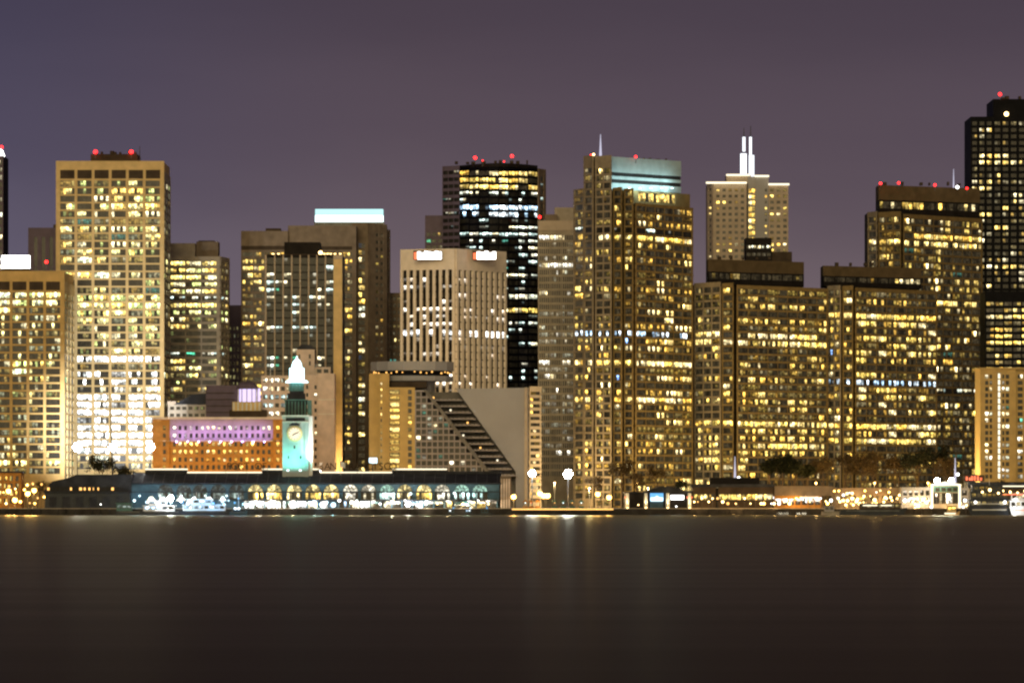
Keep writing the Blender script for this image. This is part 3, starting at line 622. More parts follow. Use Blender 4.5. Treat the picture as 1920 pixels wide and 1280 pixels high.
bd.facet(590, 2613, 620, 2613, 688, 704, thick=16, bays=2, gap=4, row0=692, pitch=13, hwin=7, nrows=1, pier='pink', span='pink', panes=1, mix=(1, 0, 0, 0))
bd.part('roof', MB().xprism([(X(556, 2612), Z(655, 2612)), (X(590, 2612), Z(655, 2612)), (X(582, 2612), Z(646, 2612)), (X(564, 2612), Z(646, 2612))], 2612, 2628), 'roof')
for y in (748, 775): bd.box('string_course', 596, 628, y, y + 1.6, 2603, 2603.45, 'cream')
bd.pole('flagpole', 507, 690, 745, 2603, .22, 'white'); bd.finish()

# the stepped hotel with its round rooftop restaurant
hb = Building('hotel', 'stepped concrete hotel with a hanging-garden slope and a disc-shaped restaurant on its roof', 'hotel', 850, 2600, 34, 'yellow', (.2, .1, .3, .4))
D = 2600
hb.facet(692, D + 6, 712, D + 6, 700, thick=25, bays=1, gap=0, edge=0, pier=None, span='hotel', wall='hotel')
hb.facet(712, D + 3, 730, D + 3, 700, thick=25, pierlist=[(713.5, 716.5)], row0=717, pitch=11.4, hwin=5, pier='hotel', span='hotel', panes=1, dep=.5, mix=(.4, .2, .2, .2))
hb.facet(730, D, 778, D, 726, thick=25, pierlist=[(730.5, 749.5), (765, 772)], row0=730.6, pitch=11.75, hwin=8, pier='hotel', span='hotel', wall='hotel', panes=1, dep=.6, mix=(.2, .1, .2, .5),
         lit={735 + i * 11.75: (728, 752, 'full') for i in range(13)})
# restaurant disc, octagonal
def octa(px, dd, rpx, n=16): return [(X(px, dd) + rpx * .26 * math.cos(2 * math.pi * (i + .5) / n), dd + rpx * .26 * math.sin(2 * math.pi * (i + .5) / n)) for i in range(n)]
C0 = D + 30
hb.part('restaurant_roof', MB().prism(octa(773, C0, 80), Z(693, D), Z(676, D)), 'hotelg')
hb.part('restaurant_floor', MB().prism(octa(773, C0, 79), Z(712.5, D), Z(703, D)), 'hotelg')
rg = hb.part('restaurant_glass', MB().prism(octa(773, C0, 72), Z(703, D), Z(693, D)), 'black')
q = octa(773, C0, 73.5, 40)
for i in range(40):
    if q[i][1] < C0 and i % 5 != 4: hb.part('table_lamp', MB().ball(q[i][0], q[i][1], Z(695.5 + (i % 3) * 1.2, D), .34 + .12 * (i % 2), 8, 4), 'g_amber', under=rg)
hb.part('restaurant_core', MB().prism(octa(773, C0, 44), GZ, Z(712.5, D)), 'hotelg')
hb.box('service_floor', 732, 800, 715, 727, D + 8, D + 30, 'dkbrown')
# the window-grid face with its slanting edge: floors k = 0 (top) .. 12
PT = 11.75
def dg(y): return 797 + (y - 733) * .765          # lower end of the slope
def dg2(y): return 856 + (y - 732) * .72          # where the slope meets the smooth wall
hb.part('grid_wall', MB().xprism([(X(778, D), GZ), (X(930, D), GZ), (X(912, D), Z(884, D)), (X(800, D), Z(737, D)), (X(797, D), Z(730, D)), (X(778, D), Z(726, D))], D + 1.2, D + 20), 'black')
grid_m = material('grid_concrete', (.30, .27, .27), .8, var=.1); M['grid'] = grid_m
for k in range(14):
    y = 731 + k * PT; xe = min(max(dg(y + 4), 796), 925)
    hb.part('grid_slab', MB().box(X(778, D), X(xe, D), D, D + 1.25, Z(y + 3.4, D), Z(y, D)), 'grid')
for i in range(18):
    px = 778 + i * 10.4; yt = 731 if px < 797 else 734 + (px - 797) / .765 + 1
    if yt < 890: hb.part('grid_fin', MB().box(X(px, D), X(px + 2.4, D), D - .5, D + .01, GZ, Z(yt, D)), 'grid')
for k in range(13):
    for i in range(18):
        px = 780.4 + i * 10.4; y = 731 + k * PT
        if px + 8 < dg(y):
            st = hb.rg.choices(('off', 'dim', 'part', 'full'), (.72, .16, .06, .06))[0]
            hb.wins.append((4.0, 8 * .26, (PT - 3.6) * .26, 1, 'white', st, hb.rg.randrange(6), (X(px, D), D + 1.1, Z(y + PT - .1, D)), 0))
# terraces stepping back up the slope
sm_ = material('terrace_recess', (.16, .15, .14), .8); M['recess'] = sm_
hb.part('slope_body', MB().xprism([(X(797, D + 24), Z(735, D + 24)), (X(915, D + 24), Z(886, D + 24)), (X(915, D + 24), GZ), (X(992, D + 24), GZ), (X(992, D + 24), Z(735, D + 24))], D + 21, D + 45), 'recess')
for k in range(13):
    y = 741 + k * PT; a, c = dg(y) + 2, dg2(y) + 4; dd = D + 1.5 + .6 * (12 - k)
    tr = hb.part('terrace', MB().box(X(a, dd), X(c, dd), dd, dd + 22, Z(y + PT - 1.6, dd), Z(y + PT - 3.6, dd)), 'grid')
    n_ = 7
    for i in range(n_):
        u = a + 3 + (c - a - 5) * i / n_; w = (c - a - 5) / n_ * .72
        hb.part('balustrade', MB().box(X(u, dd), X(u + w, dd), dd - .25, dd + .05, Z(y + PT - 3.7, dd), Z(y + PT - 5.4, dd)), 'grid', under=tr)
    if k % 2 == 0:
        u = a + 6 + (k * 7 % 40); hb.part('room_light', MB().box(X(u, dd), X(u + 3.2, dd), dd + 2, dd + 2.3, Z(y + PT - 6, dd), Z(y + PT - 9.4, dd)), 'g_trim' if k % 4 else 'g_amber', under=tr)
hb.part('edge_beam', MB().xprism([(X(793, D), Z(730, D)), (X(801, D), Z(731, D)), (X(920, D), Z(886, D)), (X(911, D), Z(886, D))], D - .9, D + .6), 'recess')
hb.part('smooth_wall', MB().xprism([(X(855, D + 16), Z(729, D + 16)), (X(967, D + 16), Z(884, D + 16)), (X(967, D + 16), GZ), (X(992, D + 16), GZ), (X(992, D + 16), Z(727, D + 16))], D + 10, D + 30), 'hotelg')
hb.box('edge_pier', 983.5, 989, 726, None, D + 8, D + 32, 'pale')
hb.facet(991, D + 10, 1013, D + 14, 724, thick=20, bays=1, gap=2, row0=734, pitch=PT, hwin=6, pier='pale', span='pale', proud='band', panes=3, dep=1.0, mix=(.35, .3, .3, .05))
hb.box('wall_sign', 692, 707, 858, 868, D - 4, D - 3.2, 'g_bluew'); hb.pole('sign_post', 699, 868, 950, D - 3.6, .3, 'steel', 1); hb.finish()

# ------------------------------------------------------------------ the ferry hall and its clock tower
D = 2500
fh = Building('ferry_hall', 'long dark ferry hall with arched windows and a lit shop front', 'ferry terminal', 590, D, 40, 'yellow', (.1, .2, .4, .3))
fh.box('rear_wall', 245, 938, 906, None, D + 8, D + 40, 'hall')
# roof: low-pitched front slope, lit cornice lines along the ridge, their light made emissive
zt, ze = Z(885, D), Z(906, D)
fh.part('roof', MB().quad([(X(243, D), D - 1, ze), (X(940, D), D - 1, ze), (X(940, D), D + 20, zt), (X(243, D), D + 20, zt)]).quad([(X(243, D), D + 42, ze), (X(243, D), D + 20, zt), (X(940, D), D + 20, zt), (X(940, D), D + 42, ze)]).quad([(X(243, D), D - 1, ze - .4), (X(243, D), D + 42, ze - .4), (X(940, D), D + 42, ze - .4), (X(940, D), D - 1, ze - .4)]), 'roof')
fh.part('gable', MB().quad([(X(940, D) - .01, D - 1, ze), (X(940, D) - .01, D + 42, ze), (X(940, D) - .01, D + 20, zt)]), 'brown')
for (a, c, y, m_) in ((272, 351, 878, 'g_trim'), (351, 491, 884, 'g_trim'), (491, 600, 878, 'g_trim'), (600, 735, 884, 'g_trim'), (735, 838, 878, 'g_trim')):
    k = fh.box('ridge_parapet', a, c - .3, y + 2.6, 890, D + 17, D + 23, 'roof'); fh.box('glowing_cornice', a, c - .3, y, y + 2.4, D + 17, D + 23, m_, under=k)
fh.box('ridge_parapet', 838, 938, 883, 890, D + 17, D + 23, 'roof')
fh.box('eaves', 243, 940, 905, 907, D - 1.6, D - .9, 'roof')
# ribs on the roof
for i in range(36): fh.part('roof_seam', MB().quad([(X(246 + i * 19.6, D), D - 1, ze + .22), (X(247 + i * 19.6, D), D - 1, ze + .22), (X(247 + i * 19.6, D), D + 17, zt - .6), (X(246 + i * 19.6, D), D + 17, zt - .6)]), 'steel')
# arcade front wall built of piers and arch heads
def arch(cx, w, y0, y1, n=10):       # half-round head between rows y0 (crown) and y1 (spring), as a list of (px,py)
    return [(cx + w / 2 * math.cos(math.pi - math.pi * i / n), y1 - (y1 - y0) * math.sin(math.pi * i / n)) for i in range(n + 1)]
cs = [276 + i * 34.85 for i in range(5)] + [479 + i * 35.1 for i in range(13)]
cs[5:] = [479, 514, 552, 587, 621, 657, 691, 726, 759, 795, 829, 866, 900]
cs[:5] = [310, 345, 375, 409, 443]
edges = [245] + cs + [936]
YT, YS, YC = 907, 921, 906.5
litc = {'y': (1, .80, .34), 'w': (1, .93, .72), 't': (.45, .80, .66), 'd': (.03, .05, .06), 'g': (.55, .85, .55)}
arcs = 'dddddyyyyywwtyywtt'
for i, cx in enumerate(cs):
    a = 245 if i == 0 else (cs[i - 1] + cx) / 2; c = 936 if i == len(cs) - 1 else (cx + cs[i + 1]) / 2
    w = min(28.5, (c - a) * .84); hd = arch(cx, w, 907.6, 921)
    poly = [(a, 921), (a, 906)] + [(c, 906), (c, 921)] + hd[::-1]
    fh.part('arch_head', MB().xprism([(X(p[0], D), Z(p[1], D)) for p in poly][::-1], D, D + .9), 'hall')
    fan = fh.part('fanlight', MB().xprism([(X(p[0], D), Z(p[1], D)) for p in hd][::-1], D + .7, D + .8), 'frame')
    cc = litc[arcs[i]]
    for k in range(5):
        t0, t1 = math.pi * (k + .08) / 5, math.pi * (k + .92) / 5; mbq = MB()
        lv = fh.rg.choice((.3, .6, 1.0, 1.5)) if arcs[i] != 't' else .75
        P_ = lambda tt, rr: (X(cx - w / 2 * rr * math.cos(tt), D), D + .66, Z(921 - 13.4 * rr * math.sin(tt), D))
        ca = tuple(q_ * lv for q_ in cc)
        mbq.quad([P_(t0, .12), P_(t1, .12), P_(t1, .5), P_(t0, .5)][::-1], tuple(q_ * .8 for q_ in ca)); mbq.quad([P_(t0, .54), P_(t1, .54), P_(t1, .96), P_(t0, .96)][::-1], ca)
        fh.part('fan_pane', mbq, winm, attr=True, under=fan)
    fh.part('pier', MB().box(X(a, D), X(cx - w / 2, D), D - .02, D + .9, Z(937, D), Z(921, D)), 'hall')
    fh.part('pier', MB().box(X(cx + w / 2, D), X(c, D), D - .02, D + .9, Z(937, D), Z(921, D)), 'hall')
    # middle storey: tall panes
    mw = X(cx + w / 2, D) - X(cx - w / 2, D); stl = {'y': 'yellow', 'w': 'white', 't': 'cyan', 'd': 'cyan', 'g': 'cool'}[arcs[i]]
    _, me = wmesh(mw, Z(923, D) - Z(936, D), 6, stl, 'dim' if arcs[i] == 'd' else ('part' if i % 3 else 'full'), i % 6)
    fh.inst('window', me, (X(cx - w / 2, D), D + .6, Z(936, D)))
fh.box('string_course', 245, 936, 921.3, 922.6, D - .35, D - .03, 'roof')
# canopy and the shop front under it
fh.part('canopy', MB().xprism([(X(455, D), Z(938.5, D)), (X(936, D), Z(938.5, D)), (X(936, D), Z(936.6, D)), (X(455, D), Z(936.6, D))], D - 3.5, D + .5), 'roof')
fh.box('quay', 440, 945, 953.5, 966, D - 8, D + 8, 'pier'); fh.box('front_wall', 245, 455, 937, None, D, D + 4, 'hall')
for i in range(24):
    a = 458 + i * 19.8; st = 'full' if i < 8 or i in (10, 11, 16, 22) else fh.rg.choice(('part', 'full', 'dim'))
    stl = 'blaze' if i in (0, 1, 2, 3, 4, 5, 7, 8, 9, 11, 16) else ('white' if i < 14 else fh.rg.choice(('pinkish', 'yellow', 'cyan')))
    if i in (8, 9): stl = 'ice'
    w = X(a + 17.4, D) - X(a, D); _, me = wmesh(w, Z(939, D) - Z(953.5, D), 4, stl, st, (i * 5) % 6)
    fh.inst('shop_window', me, (X(a, D), D + .4, Z(953.5, D))); fh.part('shop_pier', MB().box(X(a + 17.4, D), X(a + 19.8, D), D - .3, D + .6, GZ, Z(938.5, D)), 'hall')
    if i % 2 == 0: fh.part('awning', MB().xprism([(X(a, D), Z(943.5, D)), (X(a + 16, D), Z(943.5, D)), (X(a + 14, D), Z(940, D)), (X(a + 2, D), Z(940, D))], D - 2.4, D - 1.9), 'cream' if i % 4 else 'hall')
for (px, py, m_, r_) in ((485, 945, 'g_flood', .7), (765, 944, 'g_flood', 1.0), (625, 946, 'g_bluew', 1.2), (770, 925, 'g_tealw', .6), (852, 924, 'g_tealw', .6)):
    fh.part('quay_lamp', MB().ball(X(px, D - 5), D - 5, Z(py, D - 5), r_), m_)
fh.lamp('quay_light', 'POINT', (X(765, D - 7), D - 7, Z(944, D)), 2500, (1, .97, .9), .6); fh.lamp('quay_light', 'POINT', (X(625, D - 7), D - 7, Z(946, D)), 2500, (.35, .75, 1), .6)
for i, (px, c_) in enumerate(((480, (1, .75, .35)), (515, (1, .78, .4)), (550, (1, .85, .5)), (590, (.5, .85, 1)), (660, (1, .8, .5)), (700, (1, .8, .5)), (735, (.9, 1, .9)), (800, (.7, 1, .9)), (840, (1, .8, .5)), (880, (.6, 1, .9)), (915, (1, .8, .5)))):
    fh.part('canopy_lamp', MB().box(X(px, D) - .8, X(px, D) + .8, D - 3.2, D - 2.6, Z(939.6, D), Z(938.7, D)), 'g_white'); fh.lamp('canopy_light', 'POINT', (X(px, D), D - 4.6, Z(943, D)), 3200, c_, .4)
for i, (px, c_) in enumerate(((262, (.3, .7, 1)), (300, (.35, .75, 1)), (340, (.3, .7, 1)), (385, (.25, .65, 1)), (425, (.2, .6, 1)))): fh.part('wall_lamp', MB().ball(X(px, D), D - .8, Z(929, D), .45), 'g_tealw'); fh.lamp('wall_light', 'POINT', (X(px, D), D - 3, Z(930, D)), 320, c_, .4)
# brick end pavilion
fh.box('end_pavilion', 938.2, 958, 892, None, D + 1, D + 34, 'brown')
for i in range(4): fh.box('pavilion_pier', 939 + i * 4.8, 941.6 + i * 4.8, 897, None, D + .2, D + 1.05, 'pink')
fh.finish()

ct = Building('clock_tower', 'floodlit teal clock tower with a glowing white lantern above the ferry hall', 'clock tower', 556, 2516, 41)
D = 2512
cxp = 552.0
ct.part('shaft', MB().box(X(531, D), X(577.5, D), D, D + 12, GZ, Z(781, D)), 'tower')
for (a, c) in ((529.5, 536), (572, 578.5)): ct.box('corner_pilaster', a, c, 781, None, D - .5, D + .02, 'tower')
for (a) in (541, 546.5, 556.5, 562): ct.box('pilaster', a, a + 1.6, 832, 868, D - .25, D + .02, 'tower')
ct.part('side_face', MB().box(X(577.6, D), X(585.5, D), D + 1.5, D + 14, GZ, Z(780, D)), 'white')
ct.box('cornice', 528, 580, 778, 781, D - 1.4, D + 13.5, 'cream'); ct.box('frieze', 531.5, 577, 783, 789, D - .3, D - .02, 'roof'); ct.box('cornice', 529, 579, 790, 791.8, D - .9, D - .02, 'cream')
ct.box('belfry', 534, 574, 750, 778, D + 1.2, D + 11, 'roof')
for i in range(7): ct.part('belfry_column', MB().cone(X(535.5 + i * 6.1, D), D + .7, Z(778, D), Z(752, D), .42, .38, 8), 'copper')
ct.box('belfry_cornice', 532.5, 576, 748.4, 750.6, D - .2, D + 12, 'copper'); ct.box('belfry_side', 576.2, 583.5, 750, 778, D + 2, D + 11, 'copper')
ct.box('attic', 538.5, 571.5, 737, 748.4, D + 2, D + 10.4, 'roof'); ct.box('attic_step', 543, 569, 733, 737, D + 2.6, D + 9.8, 'roof')
ct.part('drum', MB().cone(X(556, D + 6), D + 6.2, Z(733, D), Z(716.5, D), 3.2, 2.9, 16), 'copper')
for i in range(10):
    a = i * math.pi / 5; ct.part('drum_column', MB().cone(X(556, D + 6) + 3.3 * math.cos(a), D + 6.2 + 3.3 * math.sin(a), Z(733, D), Z(717, D), .25, .22, 6), 'copper')
cl = X(556.5, D + 6)
ct.part('lantern_base', MB().cone(cl, D + 6.2, Z(716.5, D), Z(713, D), 5.4, 4.8, 16), 'g_lantern')
lan = ct.part('lantern', MB().cone(cl, D + 6.2, Z(713, D), Z(691, D), 2.8, 2.5, 12), 'g_lantern')
for i in range(8):
    a = (i + .5) * math.pi / 4; ct.part('lantern_column', MB().cone(cl + 3.4 * math.cos(a), D + 6.2 + 3.4 * math.sin(a), Z(713, D), Z(691, D), .26, .24, 6), 'g_lantern', under=lan)
ct.part('lantern_cap', MB().cone(cl, D + 6.2, Z(691, D), Z(689, D), 3.6, 3.1, 16).dome(cl, D + 6.2, Z(689, D), 2.4, 4.2, 16), 'g_lantern')
ct.part('finial', MB().cone(cl, D + 6.2, Z(674, D), Z(667, D), .5, .15, 8), 'g_lantern')
ccx, ccz = X(552.5, D), Z(813, D)
def disc(cx, cz, r, y0, y1, n=28): return MB().xprism([(cx + r * math.cos(2 * math.pi * i / n), cz + r * math.sin(2 * math.pi * i / n)) for i in range(n)], y0, y1)
ck = ct.part('clock', disc(ccx, ccz, 3.7, D - .5, D - .02), 'tan'); ct.part('dial', disc(ccx, ccz, 2.9, D - .7, D - .52), 'g_clock', under=ck)
for k in range(12):
    a = k * math.pi / 6; ct.part('hour_mark', MB().box(ccx + 2.45 * math.sin(a) - .2, ccx + 2.45 * math.sin(a) + .2, D - .76, D - .71, ccz + 2.45 * math.cos(a) - .2, ccz + 2.45 * math.cos(a) + .2), 'letters', under=ck)
for ang, ln in ((4.1, 1.5), (1.2, 2.1)): ct.part('clock_hand', MB().tube((ccx, D - .8, ccz), (ccx + ln * math.sin(ang), D - .8, ccz + ln * math.cos(ang)), .3, .18), 'letters', under=ck)
ct.part('clock_hood', MB().xprism([(ccx - 2.8, ccz + 4.0), (ccx + 2.8, ccz + 4.0), (ccx, ccz + 6.0)], D - .8, D - .02), 'roof')
for (px, py, hh) in ((552, 838, 6), (541, 857, 5), (563.5, 857, 5)): ct.box('slit_window', px - 1.3, px + 1.3, py - hh / 2, py + hh / 2, D - .28, D - .24, 'frame')
for (px, e_, c_) in ((541, 2600, (.16, .85, .74)), (564, 2600, (.16, .85, .74))):
    ct.part('flood_lamp', MB().box(X(px, D) - .5, X(px, D) + .5, D - 7.5, D - 6.9, Z(883, D), Z(880, D)), 'g_tealw')
    ct.lamp('flood_beam', 'SPOT', (X(px, D), D - 10, Z(878, D)), 13000, c_, .6, aim=(X(px, D), D + 1, Z(838, D)), spot=110)
ct.part('flood_lamp', MB().box(X(600, D), X(602, D), D - 3, D - 2.4, Z(884, D), Z(881, D)), 'g_white')
ct.lamp('flood_beam', 'SPOT', (X(603, D), D - 6, Z(881, D)), 42000, (.88, 1, 1), .6, aim=(X(583, D), D + 5, Z(815, D)), spot=70)
ct.finish()

# roof sign, letter by letter
def sign(text, px0, pitch, py, D, h, label):
    th = Thing('roof_sign', label, 'sign', (X(px0, D), D, Z(py, D)))
    for i, ch in enumerate(text):
        if ch == ' ': continue
        me = LET[ch]
        o = bpy.data.objects.new('letter', me); col.objects.link(o); o.parent = th.e; o.rotation_euler = (R(90), 0, 0); o.location = (X(px0 + pitch * (i + .5), D) - th.org[0], 0, 0)
    for px in (px0 - 1, px0 + pitch * len(text) / 2, px0 + pitch * len(text) + 1): th.part('sign_post', MB().box(X(px, D) - .08, X(px, D) + .08, D + .3, D + .5, Z(py + 9, D), Z(py, D) + h * .6), 'steel')
    th.part('rail', MB().box(X(px0 - 1, D), X(px0 + pitch * len(text) + 1, D), D + .15, D + .3, Z(py, D) + .02, Z(py, D) + .2), 'steel')
    return th
sign('PORT OF', 424, 11.0, 880, 2510, 3.2, 'dark roof letters reading PORT OF left of the clock tower')
sign('SAN FRANCISCO', 597, 11.2, 880, 2510, 3.4, 'dark roof letters reading SAN FRANCISCO right of the clock tower')
fl = Thing('flag', 'small pale flag on a pole between the roof letters right of the clock tower', 'flag', (X(638, 2509), 2509, Z(886, 2509)))
fl.part('pole', MB().cone(X(638, 2509), 2509, Z(890, 2509), Z(852, 2509), .14, .1, 6), 'white')
mbf = MB()
for i in range(6):
    f = lambda k: (X(638.4 + k * 1.5, 2509), 2509 + .3 * math.sin(k * 1.3))
    a, c = f(i), f(i + 1); mbf.quad([(a[0], a[1], Z(875 + i * .5, 2509)), (c[0], c[1], Z(875.5 + i * .5, 2509)), (c[0], c[1], Z(864 + i * .8, 2509)), (a[0], a[1], Z(863.2 + i * .8, 2509))])
fl.part('cloth', mbf, 'white')
# ------------------------------------------------------------------ waterfront, left
D = 2496
sh = Building('pier_shed', 'dark pier shed with stepped roof and dim amber windows left of the hall', 'shed', 160, D, 50, 'pinkish', (.1, .4, .5, 0))
sh.part('wall', MB().box(X(84, D), X(244, D), D, D + 30, .4, Z(922, D)), 'hulld')
sh.part('roof', MB().xprism([(X(80, D), Z(922, D)), (X(246, D), Z(922, D)), (X(246, D), Z(889, D)), (X(143, D), Z(889, D)), (X(128, D), Z(895, D)), (X(97, D), Z(902, D))], D + 3, D + 28), 'roof')
sh.part('fascia', MB().box(X(82, D), X(245, D), D - .8, D + 2.9, Z(924, D), Z(921.6, D)), 'roof')
rgs = random.Random(5)
for i in range(16):
    px = 87 + i * 8.6; on = rgs.random() < .65 and i < 15
    f_ = sh.part('window', MB().box(X(px, D), X(px + 6.6, D), D + 2.6, D + 2.95, Z(919.6, D), Z(912.6, D)), 'frame')
    if on: sh.part('pane', MB().box(X(px + .6, D), X(px + 2 + 4 * rgs.random(), D), D + 2.5, D + 2.58, Z(918.6, D), Z(913.5, D)), 'g_amber', under=f_)
for i in range(9): sh.part('pile', MB().cone(X(86 + i * 19, D), D - .6, -1, Z(953, D), .4, .4, 8), 'pier')
for i in range(6): sh.part('door', MB().box(X(92 + i * 25, D), X(106 + i * 25, D), D - .12, D - .01, Z(953, D), Z(931, D)), 'roof')
sh.part('wall_lamp', MB().ball(X(189, D), D - .5, Z(945, D), .3), 'g_white')
sh.finish()

lb = Building('kiosk_building', 'low amber-lit building with small windows at the lower left corner', 'building', 15, 2535, 51, 'yellow', (.1, .2, .4, .3))
lb.facet(-30, 2535, 40, 2535, 886, thick=15, bays=6, gap=5, row0=892, pitch=14, hwin=9, pier='brick', span='brick', wall='brick', panes=2, dep=.5)
lb.box('roof', -32, 42, 883, 886, 2534, 2551, 'roof'); lb.finish()

# ------------------------------------------------------------------ trees
def tree_mesh(seed, h, spread, leafy, lean=0.0, leafsize=.35, levels=4, up=.55):
    rg = random.Random(seed); mbw = MB(); mbl = MB(); tips = []
    def grow(p, d, ln, r, lv):
        e = p + d * ln; mbw.tube(p, e, r, r * .68, 6 if lv > 2 else 4)
        if lv <= 1: tips.append((p, e))
        if lv == 0: return
        for k in range(rg.choice((2, 3, 3))):
            nd = (d + Vector((rg.uniform(-1, 1) * spread, rg.uniform(-1, 1) * spread, rg.uniform(-.15, up)))).normalized()
            grow(p + d * ln * rg.uniform(.65, 1), nd, ln * rg.uniform(.62, .82), r * .58, lv - 1)
    grow(Vector((0, 0, 0)), Vector((lean, 0, 1)).normalized(), h * .30, h * .020, levels)
    for (p, e) in tips:
        for k in range(leafy):
            q = p.lerp(e, rg.random() * 1.2) + Vector((rg.gauss(0, 1), rg.gauss(0, 1), rg.gauss(0, .8))) * h * .028
            a = Vector((rg.uniform(-1, 1), rg.uniform(-1, 1), rg.uniform(-1, 1))).normalized() * leafsize * rg.uniform(.5, 1.2); bb = a.orthogonal().normalized() * leafsize * rg.uniform(.3, .8)
            mbl.quad([q - a, q + bb, q + a, q - bb])
    return mbw.mesh('trunk', M['bark']), mbl
def plant(name, label, px, py_top, D, meshes, mat, scale, rz, group):
    e = bpy.data.objects.new(name, None); col.objects.link(e); e.location = (X(px, D), D, GZ); tag(e, label, 'tree', group); e.scale = (scale,) * 3; e.rotation_euler = (0, 0, rz)
    for nme, me in (('trunk', meshes[0]), ('crown', meshes[1])):
        o = bpy.data.objects.new(nme, me); col.objects.link(o); o.parent = e
protoA = tree_mesh(3, 10, .75, 3, leafsize=.22, levels=6); protoB = tree_mesh(11, 10, .7, 2, lean=.1, leafsize=.2, levels=6, up=.9); protoC = tree_mesh(23, 10, .30, 7, leafsize=.28, up=1.0, levels=6)
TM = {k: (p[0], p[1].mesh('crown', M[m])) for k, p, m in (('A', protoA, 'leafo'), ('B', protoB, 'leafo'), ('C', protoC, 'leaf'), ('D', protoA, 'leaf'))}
def size(kind, px, py, D):
    zmax = max(v.co.z for v in TM[kind][1].vertices); return (Z(py, D) - GZ) / zmax
WH = ('amber-lit tree', 'dark tree')
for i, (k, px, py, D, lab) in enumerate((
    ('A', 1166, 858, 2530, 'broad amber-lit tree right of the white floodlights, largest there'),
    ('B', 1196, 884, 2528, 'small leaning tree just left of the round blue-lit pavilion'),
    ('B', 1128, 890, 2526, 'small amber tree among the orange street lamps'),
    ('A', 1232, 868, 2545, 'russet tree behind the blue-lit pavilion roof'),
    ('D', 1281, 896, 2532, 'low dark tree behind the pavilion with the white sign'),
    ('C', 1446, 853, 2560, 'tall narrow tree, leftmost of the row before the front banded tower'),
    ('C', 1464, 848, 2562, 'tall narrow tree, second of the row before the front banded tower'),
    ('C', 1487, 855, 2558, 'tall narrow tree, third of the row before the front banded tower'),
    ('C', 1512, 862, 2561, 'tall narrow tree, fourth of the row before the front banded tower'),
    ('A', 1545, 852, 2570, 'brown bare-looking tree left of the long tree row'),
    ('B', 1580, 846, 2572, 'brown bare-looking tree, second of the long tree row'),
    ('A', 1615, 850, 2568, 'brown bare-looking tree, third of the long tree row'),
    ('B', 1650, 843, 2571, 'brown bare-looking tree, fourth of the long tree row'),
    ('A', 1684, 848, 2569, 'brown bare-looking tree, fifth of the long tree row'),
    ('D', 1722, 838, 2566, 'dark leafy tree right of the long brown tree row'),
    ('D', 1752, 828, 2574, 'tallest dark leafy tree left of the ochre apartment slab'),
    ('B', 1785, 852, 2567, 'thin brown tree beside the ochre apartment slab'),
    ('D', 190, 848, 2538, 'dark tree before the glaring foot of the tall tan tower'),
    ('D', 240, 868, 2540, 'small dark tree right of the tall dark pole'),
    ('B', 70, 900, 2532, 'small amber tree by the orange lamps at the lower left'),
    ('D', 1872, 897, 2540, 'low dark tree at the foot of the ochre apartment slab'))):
    plant('street_tree', lab, px, py, D, TM[k], None, size(k, px, py, D), i * 1.3, 'trees along the waterfront street')

# ------------------------------------------------------------------ lamps
def street_lamp(px, py, D, label, power=14000, r_=1.15, color=(1, .55, .16), mat='g_sodium', twin=False, group='orange street lamps'):
    th = Thing('street_lamp', label, 'street lamp', (X(px, D), D, GZ), group); x, z = X(px, D), Z(py, D)
    th.part('pole', MB().cone(x, D, GZ, z - .5, .16, .10, 8), 'steel'); th.part('base', MB().cone(x, D, GZ, GZ + .8, .35, .25, 8), 'steel')
    for s_ in ((-1, 1) if twin else (0,)):
        xx = x + s_ * 1.0
        if s_: th.part('arm', MB().tube((x, D, z - .7), (xx, D, z - .3), .07, .06), 'steel')
        h_ = th.part('lamp_head', MB().ball(xx, D, z, r_), mat); th.part('cap', MB().cone(xx, D, z + r_ * .8, z + r_ * 1.15, r_ * .9, r_ * .3, 10), 'steel', under=h_)
    th.lamp('lamp_light', 'POINT', (x, D - 1.2, z - .2), power, color, .8); return th
for a in ((16, 920, 2505, 'orange lamp at the lower left, highest of the cluster there'), (28, 937, 2500, 'brightest low orange lamp at the lower left corner'), (52, 925, 2508, 'orange lamp third from the left edge'), (64, 919, 2512, 'orange lamp nearest the dark pier shed'),
          (963, 931, 2505, 'orange lamp just right of the ferry hall'), (1012, 925, 2512, 'small orange lamp left of the bright twin below the floodlights'), (1121, 926, 2506, 'big orange lamp beside the amber tree'), (1142, 932, 2509, 'orange lamp left of the pavilion with uplit columns')):
    street_lamp(*a)
street_lamp(1023, 929, 2504, 'bright twin orange lamp below the white floodlights', 14000, 1.2, twin=True)
for i, px in enumerate((300, 372, 440, 505, 610, 672, 740, 800, 880)):
    street_lamp(px, 892, 2549, ('orange lamp behind the ferry hall, %s from the left' % ('first', 'second', 'third', 'fourth', 'fifth', 'sixth', 'seventh', 'eighth', 'ninth')[i]), 6500 if px < 520 else 12000, .6, group='street lamps behind the ferry hall')
for i, px in enumerate((1195, 1330, 1420, 1530, 1640, 1740, 1850)):
    street_lamp(px, 905, 2552, ('orange lamp behind the right-hand piers, %s from the left' % ('first', 'second', 'third', 'fourth', 'fifth', 'sixth', 'seventh')[i]), 9000, .45, color=(1, .62, .22), group='street lamps behind the right-hand piers')
